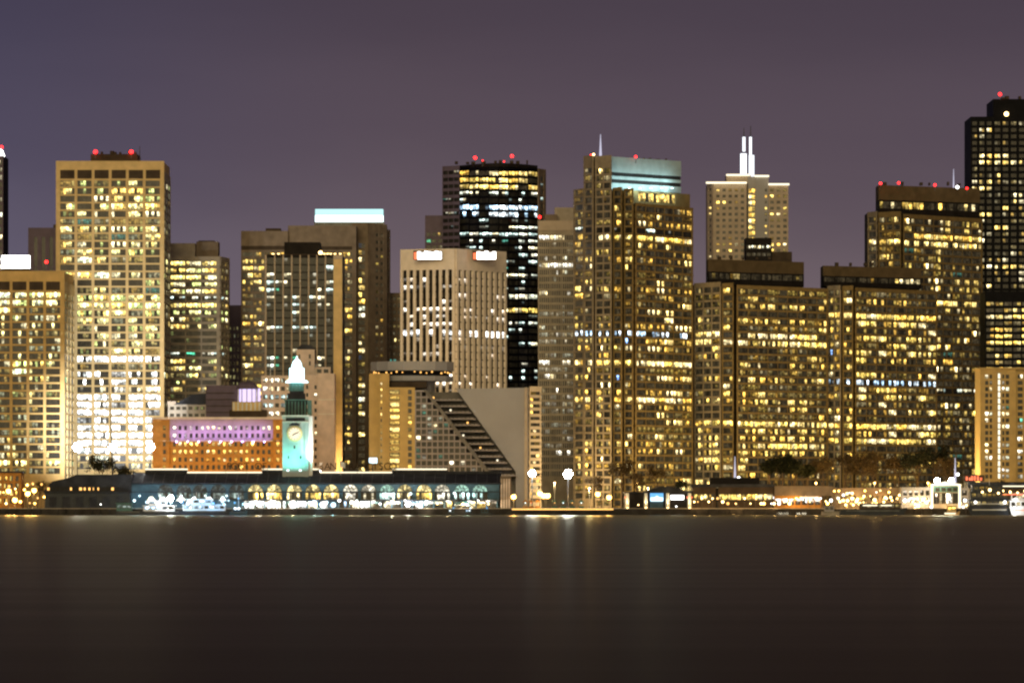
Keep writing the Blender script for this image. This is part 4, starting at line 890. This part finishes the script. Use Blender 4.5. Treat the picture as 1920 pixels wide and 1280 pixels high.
def flood_mast(px, py, D, label, power, heads=6, s_=.8, aim=None):
    th = Thing('floodlight_mast', label, 'floodlight', (X(px, D), D, GZ), 'white floodlight masts'); x, z = X(px, D), Z(py, D)
    th.part('mast', MB().cone(x, D, GZ, z - s_, .28, .16, 8), 'steel'); th.part('crossbar', MB().box(x - s_ * 2.6, x + s_ * 2.6, D + .1, D + .3, z - .1, z + .1), 'steel')
    for i in range(heads + 1):
        xx = x + (s_ * 1.5 * math.cos(i * math.pi / 3) if i else 0); zz = z + (s_ * 1.5 * math.sin(i * math.pi / 3) if i else 0)
        h_ = th.part('flood_head', MB().xprism([(xx + s_ * .64 * math.cos(k * math.pi / 5), zz + s_ * .64 * math.sin(k * math.pi / 5)) for k in range(10)], D - .5, D - .1), 'g_flood')
        th.part('housing', MB().box(xx - s_ * .5, xx + s_ * .5, D - .08, D + .1, zz - s_ * .5, zz + s_ * .5), 'steel', under=h_)
    th.lamp('flood_glow', 'SPOT' if aim else 'POINT', (x, D + (1 if aim else -2), z), power, (.93, .97, 1), 1.0, aim=aim, spot=75 if aim else None)
flood_mast(145, 838, 2545, 'white floodlight, leftmost of the three before the tall tan tower', 340000, 6, 1.0, (X(215, 2680), 2680, 55))
flood_mast(212, 838, 2545, 'white floodlight beside the tall dark pole', 340000, 6, .9, (X(225, 2680), 2680, 55))
flood_mast(283, 838, 2542, 'white floodlight at the corner of the orange brick building', 2500, 6, .85)
flood_mast(998, 887, 2522, 'white starlike floodlight right of the ferry hall, left of the pair', 26000, 6, .75)
flood_mast(1065, 888, 2520, 'white starlike floodlight right of the ferry hall, right and larger of the pair', 30000, 6, 1.0)
tp = Thing('tall_pole', 'tall thin dark pole leaning slightly before the tall tan tower', 'pole', (X(213, 2520), 2520, GZ))
tp.part('shaft', MB().tube((X(213, 2520), 2520, GZ), (X(205, 2520), 2520, Z(718, 2520)), .42, .12, 8), 'dark'); tp.part('spreader', MB().tube((X(208, 2520), 2520, Z(845, 2520)), (X(218, 2520), 2520, Z(845, 2520)), .1, .1, 6), 'dark')

# ------------------------------------------------------------------ boats
def boat(px0, px1, D, label, hull_h, decks, hullm='hulld', cabm='white', glowm='winm', name='ferry_boat', bow=1, style='white', state='part', mast=None, group='boats at the piers', stripe=None, funnel=None, sill=2.0):
    """decks: list of (fraction from, fraction to, height)"""
    x0, x1 = X(px0, D), X(px1, D); Lb = x1 - x0; W = min(9.0, Lb * .28)
    th = Building(name, label, 'boat', (px0 + px1) / 2, D, int(px0), style); th.org = ((x0 + x1) / 2, D, 0); th.e.location = th.org; th.e['group'] = group
    prof = [(0, 0.0), (.02, hull_h), (.86, hull_h * 1.05), (1.0, hull_h * 1.35), (.93, 0.0)] if bow > 0 else [(.07, 0.0), (0.0, hull_h * 1.35), (.14, hull_h * 1.05), (.98, hull_h), (1.0, 0.0)]
    poly = [(x0 + u * Lb, z - .3 if z == 0 else z) for u, z in prof][::-1]
    th.part('hull', MB().xprism(poly, D, D + W), hullm)
    th.part('rubbing_strake', MB().box(x0 + .1 * Lb, x1 - .12 * Lb, D - .18, D - .01, hull_h * .72, hull_h * .86), stripe or 'steel')
    z = hull_h * 1.06
    for (u0, u1, hh) in decks:
        hh *= 1.3
        a, c = x0 + u0 * Lb, x0 + u1 * Lb
        dk = th.part('deckhouse', MB().box(a, c, D + .6, D + W - .6, z, z + hh * .9), cabm); th.part('deck', MB().box(a - .5, c + .5, D + .1, D + W - .1, z + hh * .9, z + hh), cabm, under=dk)
        n_ = max(2, int((c - a) / 2.4)); w = (c - a - .4) / n_
        for i in range(n_):
            _, me = wmesh(round(w * .8, 1), round(hh * .46, 1), 1, style, th.rg.choices((state, 'off', 'dim'), (.6, .15, .25))[0], th.rg.randrange(6))
            o = th.inst('window', me, (a + .25 + i * w + w * .1, D + .56, z + hh * .32), under=dk)
        m_ = MB(); k = max(3, int((c - a) / 1.6))
        for i in range(k + 1): m_.box(a - .4 + (c - a + .8) * i / k - .03, a - .4 + (c - a + .8) * i / k + .03, D + .14, D + .2, z + hh, z + hh + 1.0)
        m_.box(a - .4, c + .4, D + .14, D + .2, z + hh + .95, z + hh + 1.02); th.part('railing', m_, 'steel')
        z += hh
    if mast: th.part('mast', MB().tube((x0 + mast[0] * Lb, D + W / 2, z), (x0 + mast[0] * Lb, D + W / 2, z + mast[1]), .14, .06, 6), 'white')
    if funnel: th.part('funnel', MB().cone(x0 + funnel * Lb, D + W / 2, z, z + 2.6, .9, .75, 12), cabm)
    return th
def deck_lamp(th, px, py, D, r_, mat, power=0, color=(1, 1, 1)):
    th.part('deck_lamp', MB().ball(X(px, D), D, Z(py, D), r_, 10, 5), mat)
    if power: th.lamp('deck_light', 'POINT', (X(px, D), D - 1.5, Z(py, D)), power, color, .5)

bt = boat(216, 268, 2478, 'pale green workboat with four square windows, leftmost boat', 1.9, [(.04, .6, 2.9)], cabm='copper', style='cyan', state='dim', bow=1)
bt = boat(262, 345, 2476, 'white motor yacht under the bright white quay lamp', 1.8, [(.08, .78, 2.0), (.2, .6, 1.7)], style='ice', state='full', mast=(.45, 4)); deck_lamp(bt, 320, 933, 2474, 1.3, 'g_flood', 5000, (.8, .93, 1)); deck_lamp(bt, 300, 945, 2475, .6, 'g_bluew'); deck_lamp(bt, 275, 941, 2475, .6, 'g_bluew')
bt = boat(338, 436, 2474, 'blue-lit ferry with two decks in front of the hall\'s dark end', 2.0, [(.05, .85, 2.2), (.12, .6, 2.0)], style='ice', state='full', mast=(.3, 3)); deck_lamp(bt, 352, 944, 2472, .8, 'g_bluew', 2500, (.4, .75, 1)); deck_lamp(bt, 400, 943, 2472, .6, 'g_blue', 2000, (.2, .55, 1)); deck_lamp(bt, 420, 945, 2472, .6, 'g_bluew')
bt = boat(430, 464, 2472, 'small blue fishing boat with a rigged mast near the yellow arcade', 1.6, [(.2, .6, 1.8)], hullm='hall', cabm='hall', style='ice', state='full', mast=(.5, 5.5)); deck_lamp(bt, 447, 934, 2471, .4, 'g_blue', 1200, (.2, .5, 1)); deck_lamp(bt, 440, 942, 2471, .5, 'g_blue')
for i, (a, c, lab, m_) in enumerate(((836, 858, 'small blue boat, left of three by the teal tent', 'g_blue'), (868, 890, 'small dark boat, middle of three by the teal tent', 'g_bluew'), (896, 924, 'small blue boat, right of three by the teal tent', 'g_blue'))):
    bt = boat(a, c, 2482, lab, 1.0, [(.2, .7, 1.3)], hullm='hulld', cabm='hall', style='ice', state='full', name='small_boat'); deck_lamp(bt, (a + c) / 2 + 3, 952, 2481, .35, m_)
tn = Thing('market_tent', 'pale teal peaked tent on the quay before the hall\'s right end', 'tent', (X(870, 2494), 2494, GZ))
tn.part('canopy', MB().cone(X(870, 2494), 2494, Z(945.5, 2494), Z(936.5, 2494), 4.4, .2, 12), 'copper'); tn.part('valance', MB().cone(X(870, 2494), 2494, Z(947, 2494), Z(945.5, 2494), 4.4, 4.4, 12), 'cream')
for s_ in (-1, 1): tn.part('leg', MB().cone(X(870, 2494) + 3.8 * s_, 2493, GZ, Z(947, 2494), .08, .08, 6), 'steel')
tn.part('lamp', MB().ball(X(880, 2494), 2492, Z(946, 2494), .5), 'g_tealw'); tn.lamp('tent_light', 'POINT', (X(876, 2494), 2490, Z(944, 2494)), 2500, (.7, 1, .95), .5)

# ------------------------------------------------------------------ right of the ferry hall: promenade, pavilions, piers
pm = Building('promenade_wall', 'low promenade wall with a thin orange-lit edge right of the ferry hall', 'wall', 1045, 2493, 60)
for i in range(9): pm.box('wall_panel', 942 + i * 23, 964.6 + i * 23, 955.5, 966, 2486, 2489.8, 'pier')
pm.box('lit_edge', 960, 1150, 953.2, 955.3, 2486, 2487, 'g_amber'); pm.finish()
rgs = random.Random(9)
for i, px in enumerate((985, 996, 1008, 1040, 1056, 1073, 1090)):
    D = 2500 + (i % 3) * 2; x = X(px, D); w = 2.4
    kk = Thing('market_stall', 'small lit stall on the promenade, %s from the ferry hall' % ('first', 'second', 'third', 'fourth', 'fifth', 'sixth', 'seventh')[i], 'stall', (x, D, GZ), 'stalls on the promenade')
    kk.part('counter', MB().box(x - w / 2, x + w / 2, D, D + 1.6, GZ, GZ + 1.1), 'brick' if i < 3 else 'copper')
    kk.part('roof', MB().xprism([(x - w * .65, GZ + 3.0), (x + w * .65, GZ + 3.0), (x, GZ + 4.2)], D - .4, D + 2), 'brick' if i < 3 else 'copper')
    for s_ in (-1, 1): kk.part('post', MB().box(x + s_ * w * .48 - .06, x + s_ * w * .48 + .06, D, D + .12, GZ + 1.1, GZ + 3), 'steel')
    kk.part('bulb', MB().ball(x, D + .3, GZ + 2.7, .28, 8, 4), 'g_redsoft' if i in (1, 2) else ('g_amber' if i % 2 else 'g_tealw'))
pv = Building('pavilion', 'dark pier pavilion with uplit white columns, a blue doorway and two glowing signs', 'pavilion', 1230, 2496, 61)
D = 2494
pv.part('wall', MB().box(X(1172, D), X(1294, D), D + 1.5, D + 22, .2, Z(922, D)), 'dark')
zc = [(1170, 922), (1186, 921), (1204, 922), (1218, 918), (1234, 913), (1252, 911.5), (1270, 914), (1284, 920), (1296, 920)]
pv.part('roof', MB().xprism(([(X(p[0], D), Z(p[1], D)) for p in zc] + [(X(1296, D), Z(924, D)), (X(1170, D), Z(924, D))])[::-1], D - .5, D + 24), 'roof')
pv.box('quay', 1150, 1298, 955, 966, D - 6, D + 1.4, 'pier')
for i, px in enumerate((1176.5, 1211, 1252, 1293)):
    c_ = pv.part('column', MB().cone(X(px, D), D + .6, GZ, Z(923, D), .95, .75, 12), 'cream')
    pv.part('uplight', MB().box(X(px, D) - .4, X(px, D) + .4, D - 1.6, D - 1, GZ + .25, GZ + .6), 'g_warm', under=c_); pv.lamp('column_light', 'SPOT', (X(px, D), D - 2.0, GZ + .8), 2600, (1, .78, .45), .2, aim=(X(px, D), D + .6, GZ + 6), spot=58)
pv.part('doorway', MB().box(X(1219, D), X(1244, D), D + 1.2, D + 1.48, Z(953, D), Z(922, D)), 'g_blue'); pv.part('door_leaf', MB().box(X(1219, D), X(1244, D), D + 1.0, D + 1.18, Z(955, D), Z(938, D)), 'hall')
pv.box('sign', 1220, 1243, 932, 939, D + .4, D + .9, 'g_bluew'); pv.part('sign_peak', MB().xprism([(X(1227, D), Z(932, D)), (X(1237, D), Z(932, D)), (X(1232, D), Z(929, D))], D + .4, D + .9), 'g_bluew')
pv.box('sign', 1257.5, 1282, 928, 936, D + .4, D + .9, 'g_white'); pv.part('bulb', MB().ball(X(1268, D), D + .6, Z(949, D), .35), 'g_white'); pv.part('bulb', MB().ball(X(1197, D), D + .6, Z(946, D), .3), 'g_warm')
for px in (1173, 1289, 1297): pv.part('red_lamp', MB().ball(X(px, D), D + .3, Z(932, D), .45), 'g_redsoft')
pv.finish()

ps = Building('pier_shed', 'long low pier building with a continuous strip of yellow windows', 'shed', 1372, 2500, 62, 'yellow', (0, .05, .35, .6))
D = 2498
ps.facet(1298, D, 1342, D, 913, thick=18, bays=3, gap=1.5, row0=926, pitch=12.5, hwin=11, nrows=2, pier='dkbrown', span='dkbrown', wall='dkbrown', panes=5, dep=.5, lit={931: 'full', 944: 'dim'})
ps.facet(1347, D, 1450, D, 913, thick=18, bays=6, gap=1.5, row0=926, pitch=12.5, hwin=11, nrows=2, pier='dkbrown', span='dkbrown', wall='dkbrown', panes=5, dep=.5, lit={931: 'full', 944: 'dim'})
ps.box('core', 1342, 1347, 915, None, D + 1, D + 16, 'dark'); ps.box('roof', 1296, 1452, 907, 913, D - 1.4, D + 20, 'roof'); ps.box('roof', 1331, 1424, 895, 907, D + 4, D + 16, 'dark')
ps.box('quay', 1298, 1560, 954.5, 966, D - 9, D - .6, 'pier')
for i in range(12): ps.part('pile', MB().cone(X(1304 + i * 22, D - 9), D - 9.4, -1, Z(956, D), .35, .35, 8), 'pier')
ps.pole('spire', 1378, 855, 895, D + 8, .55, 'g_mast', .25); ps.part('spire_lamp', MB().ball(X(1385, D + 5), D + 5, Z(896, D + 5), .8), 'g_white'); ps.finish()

rp_ = Building('restaurant_building', 'amber-lit waterfront restaurant with a grey upper storey of small white windows', 'restaurant', 1500, 2500, 63, 'pinkish', (0, .2, .3, .5))
D = 2500
rp_.facet(1452, D, 1562, D, 911, 929, thick=16, pierlist=[(1426 + 29, 1462), (1477, 1485), (1505, 1508.5), (1510.5, 1514), (1522, 1531), (1541, 1550)], row0=921, pitch=30, hwin=6, nrows=1, pier='brown', span='brown', wall='brown', panes=1, mix=(.1, 0, .2, .7), style='white')
rp_.facet(1452, D, 1540, D, 929.05, None, thick=16, bays=7, gap=2, row0=934, pitch=14, hwin=12, nrows=1, pier='brick', span='brick', wall='brick', panes=3, dep=.4, lit={940: 'full'})
rp_.box('awning', 1500, 1536, 931, 934, D - 2, D - .5, 'g_trim'); rp_.box('quay_lamp', 1456, 1482, 960, 964.5, D - 11, D - 10.2, 'g_trim'); rp_.box('quay_lamp', 1494, 1512, 960.5, 964, D - 11, D - 10.2, 'g_trim')
rp_.lamp('terrace_light', 'POINT', (X(1490, D), D - 4, Z(938, D)), 1500, (1, .6, .22), .5); rp_.finish()

wl = Building('terrace_building', 'long orange-lit wall behind the moored boats', 'building', 1630, 2512, 64, 'yellow', (.3, .3, .2, .2))
D = 2510
wl.facet(1562, D, 1696, D, 914, thick=12, bays=12, gap=5, row0=929, pitch=14, hwin=9, nrows=1, pier='brown', span='brown', wall='brown', panes=1, dep=.4)
for i, (px, py) in enumerate(((1588, 925), (1598, 934), (1608, 935), (1620, 930), (1612, 944), (1660, 932), (1670, 932), (1640, 937), (1575, 940), (1586, 946))):
    wl.part('terrace_lamp', MB().ball(X(px, D - 3), D - 3, Z(py, D - 3), .55 + .25 * (i % 3 == 1)), 'g_warm'); wl.part('lamp_post', MB().cone(X(px, D - 3), D - 3, GZ, Z(py, D - 3) - .5, .07, .07, 6), 'steel')
wl.box('quay', 1562, 1920, 955, 966, D - 16, D - 4, 'pier')
for px in (1600, 1650, 1690): wl.lamp('terrace_light', 'POINT', (X(px, D), D - 5, Z(936, D)), 2600, (1, .55, .16), .5)
wl.finish()

bt = boat(1540, 1580, 2484, 'small pale workboat left of the long dark boat', 1.6, [(.15, .6, 2.0)], hullm='grey', cabm='hotelg', style='yellow', state='dim', name='small_boat')
bt = boat(1574, 1702, 2480, 'long dark boat with a strip of yellow deck lights', 2.6, [(.3, .9, 2.2)], cabm='dkbrown', style='yellow', state='dim', mast=(.2, 4))
for a, c in ((1618, 1645), (1652, 1672)): bt.box('deck_light_strip', a, c, 946, 948, 2479.2, 2479.7, 'g_trim')
deck_lamp(bt, 1600, 946, 2479, .5, 'g_warm'); deck_lamp(bt, 1588, 950, 2479, .4, 'g_amber')

# floodlit pier front with a gabled sign frame
pf = Building('pier_gate', 'floodlit white pier front with a gabled frame and two lamps on top', 'pier building', 1760, 2496, 65, 'pinkish', (0, .2, .3, .5))
D = 2496
pf.facet(1690, D, 1746, D, 913, thick=16, bays=5, gap=3.4, row0=919, pitch=13, hwin=9.5, nrows=3, pier='hotelg', span='hotelg', wall='hotelg', panes=2, dep=.5)
pf.facet(1800, D, 1816, D, 914, thick=16, bays=1, gap=3, row0=919, pitch=13, hwin=9.5, nrows=3, pier='hotelg', span='hotelg', wall='hotelg', panes=3, dep=.5)
pf.box('gate_wall', 1746, 1800, 912, None, D + 1, D + 16, 'grey')
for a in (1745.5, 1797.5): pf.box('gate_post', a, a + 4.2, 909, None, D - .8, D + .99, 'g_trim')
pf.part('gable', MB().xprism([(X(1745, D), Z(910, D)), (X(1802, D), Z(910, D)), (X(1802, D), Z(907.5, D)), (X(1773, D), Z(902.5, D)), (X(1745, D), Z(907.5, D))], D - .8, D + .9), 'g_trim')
pf.part('gable_panel', MB().xprism([(X(1750, D), Z(922, D)), (X(1797, D), Z(922, D)), (X(1797, D), Z(911, D)), (X(1773, D), Z(910.3, D)), (X(1750, D), Z(911, D))], D - .1, D + .9), 'copper')
for i in range(4): pf.box('panel_window', 1754 + i * 11, 1762 + i * 11, 913.5, 920.5, D - .3, D - .12, 'frame')
for i in range(4):
    _, me = wmesh(X(1762 + i * 12, D) - X(1751 + i * 12, D), Z(924, D) - Z(944, D), 3, 'white' if i in (1, 2) else 'pinkish', 'full' if i == 2 else 'part', i + 1); pf.inst('gate_window', me, (X(1750.5 + i * 12, D), D + .9, Z(944, D)))
for px in (1757, 1784): pf.part('gate_lamp', MB().ball(X(px, D), D, Z(900.5, D), 1.15), 'g_flood')
pf.lamp('gate_light', 'POINT', (X(1757, D), D - 5, Z(903, D)), 5000, (1, .85, .6), .6)
for i, (px, py) in enumerate(((1697, 938), (1714, 935), (1716, 945), (1730, 937), (1737, 941), (1716, 952), (1806, 950), (1812, 947), (1722, 948), (1746, 950), (1800, 943))): pf.part('string_lamp', MB().ball(X(px, D - 3), D - 3, Z(py, D - 3), .5 + .35 * (i % 4 == 0)), 'g_warm' if i % 3 else 'g_white')
pf.lamp('gate_light', 'POINT', (X(1720, D), D - 6, Z(938, D)), 4500, (1, .72, .35), .6); pf.lamp('gate_light', 'POINT', (X(1775, D), D - 6, Z(950, D)), 3000, (1, .62, .22), .6)
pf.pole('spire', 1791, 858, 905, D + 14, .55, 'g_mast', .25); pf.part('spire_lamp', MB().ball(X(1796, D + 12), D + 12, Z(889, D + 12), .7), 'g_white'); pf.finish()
bt = boat(1772, 1800, 2482, 'small golden launch in front of the floodlit pier front', 1.4, [(.15, .75, 2.2)], hullm='tan2', cabm='tan', style='yellow', state='full', name='small_boat'); bt.box('hull_light', 1771, 1792, 961, 963.4, 2481, 2481.6, 'g_trim')

bt = boat(1815, 1897, 2478, 'large dark ferry with pale stripes and three decks near the right edge', 3.2, [(.03, .97, 3.0), (.06, .92, 2.8), (.1, .8, 2.4)], cabm='hulld', style='yellow', state='dim', stripe='cream', mast=(.5, 3), bow=-1)
bt.box('white_stripe', 1826, 1890, 943.5, 944.6, 2478.1, 2478.5, 'cream'); deck_lamp(bt, 1829, 941, 2477, .6, 'g_white'); deck_lamp(bt, 1884, 941, 2477, .7, 'g_white'); deck_lamp(bt, 1856, 918, 2477, .7, 'g_warm'); deck_lamp(bt, 1872, 924, 2477, .5, 'g_warm'); deck_lamp(bt, 1842, 922, 2477, .5, 'g_warm')
bt = boat(1893, 1960, 2476, 'white ferry cut by the right edge with a red-lit stripe', 3.0, [(.02, .9, 2.8), (.05, .8, 2.6)], hullm='white', style='white', state='full', stripe='g_redsoft', bow=-1); deck_lamp(bt, 1902, 952, 2474, .6, 'g_white', 1500, (.9, .95, 1)); deck_lamp(bt, 1904, 936, 2475, .7, 'g_white')
bt.box('red_strip', 1880, 1960, 926, 927.6, 2475.6, 2475.9, 'g_redsoft')
tb = Building('terminal_roof', 'dark low terminal with a white-lit roof edge at the foot of the ochre slab', 'building', 1880, 2515, 66)
tb.box('wall', 1820, 1990, 915, None, 2515, 2535, 'dkbrown'); tb.box('roof', 1815, 1990, 903, 915, 2513, 2537, 'roof'); tb.box('roof_edge_light', 1862, 1985, 910, 912, 2512.4, 2512.9, 'g_trim')
for i in range(7): tb.part('soffit_lamp', MB().ball(X(1838 + i * 14, 2512), 2512, Z(920 + (i % 3) * 2, 2512), .6), 'g_warm')
rs_ = Building('red_sign', 'red glowing roof sign left of the ochre apartment slab', 'sign', 1826, 2520, 67)
rs_.box('board', 1806, 1846, 890, 902, 2520, 2520.6, 'dkbrown')
for i, (a, hh) in enumerate(((1811, 7), (1817, 5), (1821, 8), (1826, 8), (1832, 8), (1838, 5))): rs_.box('sign_stroke', a, a + 3.4, 900 - hh, 900, 2519.4, 2519.9, 'g_redsoft')
rs_.box('post', 1810, 1812, 902, None, 2520.1, 2520.5, 'steel'); rs_.box('post', 1840, 1842, 902, None, 2520.1, 2520.5, 'steel')


rgl = random.Random(77)
for i in range(64):
    px = 1300 + i * 9.6 + rgl.uniform(-3, 3); D = 2486 + rgl.uniform(0, 4); hh = rgl.choice((2.2, 3.0, 3.6, 4.6)); x = X(px, D)
    if 1745 < px < 1803: continue
    q = Thing('quay_light', 'small quay lamp, %s from the left along the right-hand piers' % ordinal(i + 1), 'lamp', (x, D, GZ - .3), 'small quay lamps along the right-hand piers')
    q.part('post', MB().cone(x, D, GZ - .3, GZ + hh, .07, .05, 6), 'steel')
    q.part('bulb', MB().ball(x, D, GZ + hh + .2, rgl.uniform(.3, .75), 8, 4), rgl.choice(('g_warm', 'g_warm', 'g_sodium', 'g_white', 'g_amber')))
    if i % 4 == 0: q.lamp('bulb_light', 'POINT', (x, D - .8, GZ + hh), 1600, (1, .6, .22), .3)
for i in range(30):
    px = 250 + i * 23 + rgl.uniform(-6, 6); D = 2487 + rgl.uniform(0, 3); hh = rgl.choice((2.0, 2.8, 3.6)); x = X(px, D)
    q = Thing('quay_light', 'small pale quay lamp before the ferry hall, %s from the left' % ordinal(i + 1), 'lamp', (x, D, GZ - .3), 'small quay lamps before the ferry hall')
    q.part('post', MB().cone(x, D, GZ - .3, GZ + hh, .07, .05, 6), 'steel')
    q.part('bulb', MB().ball(x, D, GZ + hh + .2, rgl.uniform(.3, .7), 8, 4), rgl.choice(('g_bluew', 'g_tealw', 'g_white', 'g_blue') if px < 470 or 590 < px < 650 else ('g_warm', 'g_white', 'g_tealw', 'g_white')))
    if i % 3 == 0: q.lamp('bulb_light', 'POINT', (x, D - .8, GZ + hh), 1500, (.45, .8, 1) if px < 470 or 590 < px < 650 else (1, .85, .6), .3)

for i, (px, w, m_) in enumerate(((284, 17, 'cream'), (306, 15, 'cream'), (340, 18, 'white'), (364, 15, 'cream'), (392, 17, 'white'), (418, 13, 'cream'))):
    D = 2493; x = X(px, D); hw = w * .125
    tt = Thing('market_tent', 'white ridge tent on the quay behind the boats, %s from the left' % ordinal(i + 1), 'tent', (x, D, GZ), 'white tents behind the boats')
    tt.part('canopy', MB().xprism([(x - hw, Z(938, D)), (x + hw, Z(938, D)), (x + hw * .2, Z(930.5, D)), (x - hw * .2, Z(930.5, D))], D - 2, D + 2), m_)
    for s_ in (-1, 1): tt.part('leg', MB().cone(x + s_ * hw * .9, D - 1.8, GZ, Z(938, D), .06, .06, 6), 'steel')
    tt.part('lamp', MB().ball(x, D - 1.6, Z(939.5, D), .55, 8, 5), 'g_bluew' if i % 2 else 'g_white'); tt.lamp('tent_light', 'POINT', (x, D - 4, Z(937, D)), 1100, (.6, .85, 1) if i % 2 else (1, .95, .8), .4)
for i in range(16):
    px = 6 + i * 5.4 + rgl.uniform(-2, 2); D = 2500 + rgl.uniform(0, 25); py = rgl.uniform(905, 946); x = X(px, D)
    q = Thing('garden_lamp', 'small amber lamp at the lower left, %s from the left edge' % ordinal(i + 1), 'lamp', (x, D, GZ), 'small amber lamps at the lower left')
    q.part('post', MB().cone(x, D, GZ, Z(py, D), .07, .05, 6), 'steel'); q.part('bulb', MB().ball(x, D, Z(py, D), rgl.uniform(.3, .7), 8, 4), rgl.choice(('g_sodium', 'g_amber', 'g_warm')))

for i in range(44):
    px = 1444 + i * 8.6 + rgl.uniform(-3, 3); D = 2503 + rgl.uniform(0, 4); py = rgl.uniform(917, 946); x = X(px, D)
    if 1744 < px < 1804: continue
    q = Thing('terrace_lamp', 'small warm terrace lamp, %s from the left above the right-hand quay' % ordinal(i + 1), 'lamp', (x, D, GZ), 'small terrace lamps above the right-hand quay')
    q.part('post', MB().cone(x, D, GZ, Z(py, D), .06, .05, 6), 'steel'); q.part('bulb', MB().ball(x, D, Z(py, D), rgl.uniform(.25, .6), 8, 4), rgl.choice(('g_warm', 'g_sodium', 'g_warm', 'g_white')))

for i, px in enumerate((1105, 1215, 1330, 1450, 1560, 1670, 1780)):  # unseen lamps added to wash the banded towers from below
    street_lamp(px, 915, 2606, 'added warm wash lamp between the trees and the banded towers, %s from the left' % ordinal(i + 1), 52000, .4, color=(1, .72, .32), group='added wash lamps at the feet of the banded towers')
for i, px in enumerate((350, 470, 650, 900, 1040)):  # more lamps added out of view, brightening the feet of these towers
    street_lamp(px, 905, 2640, 'added warm wash lamp deep between the left-hand towers, %s from the left' % ordinal(i + 1), 45000, .4, color=(1, .68, .30), group='added wash lamps deep between the towers')
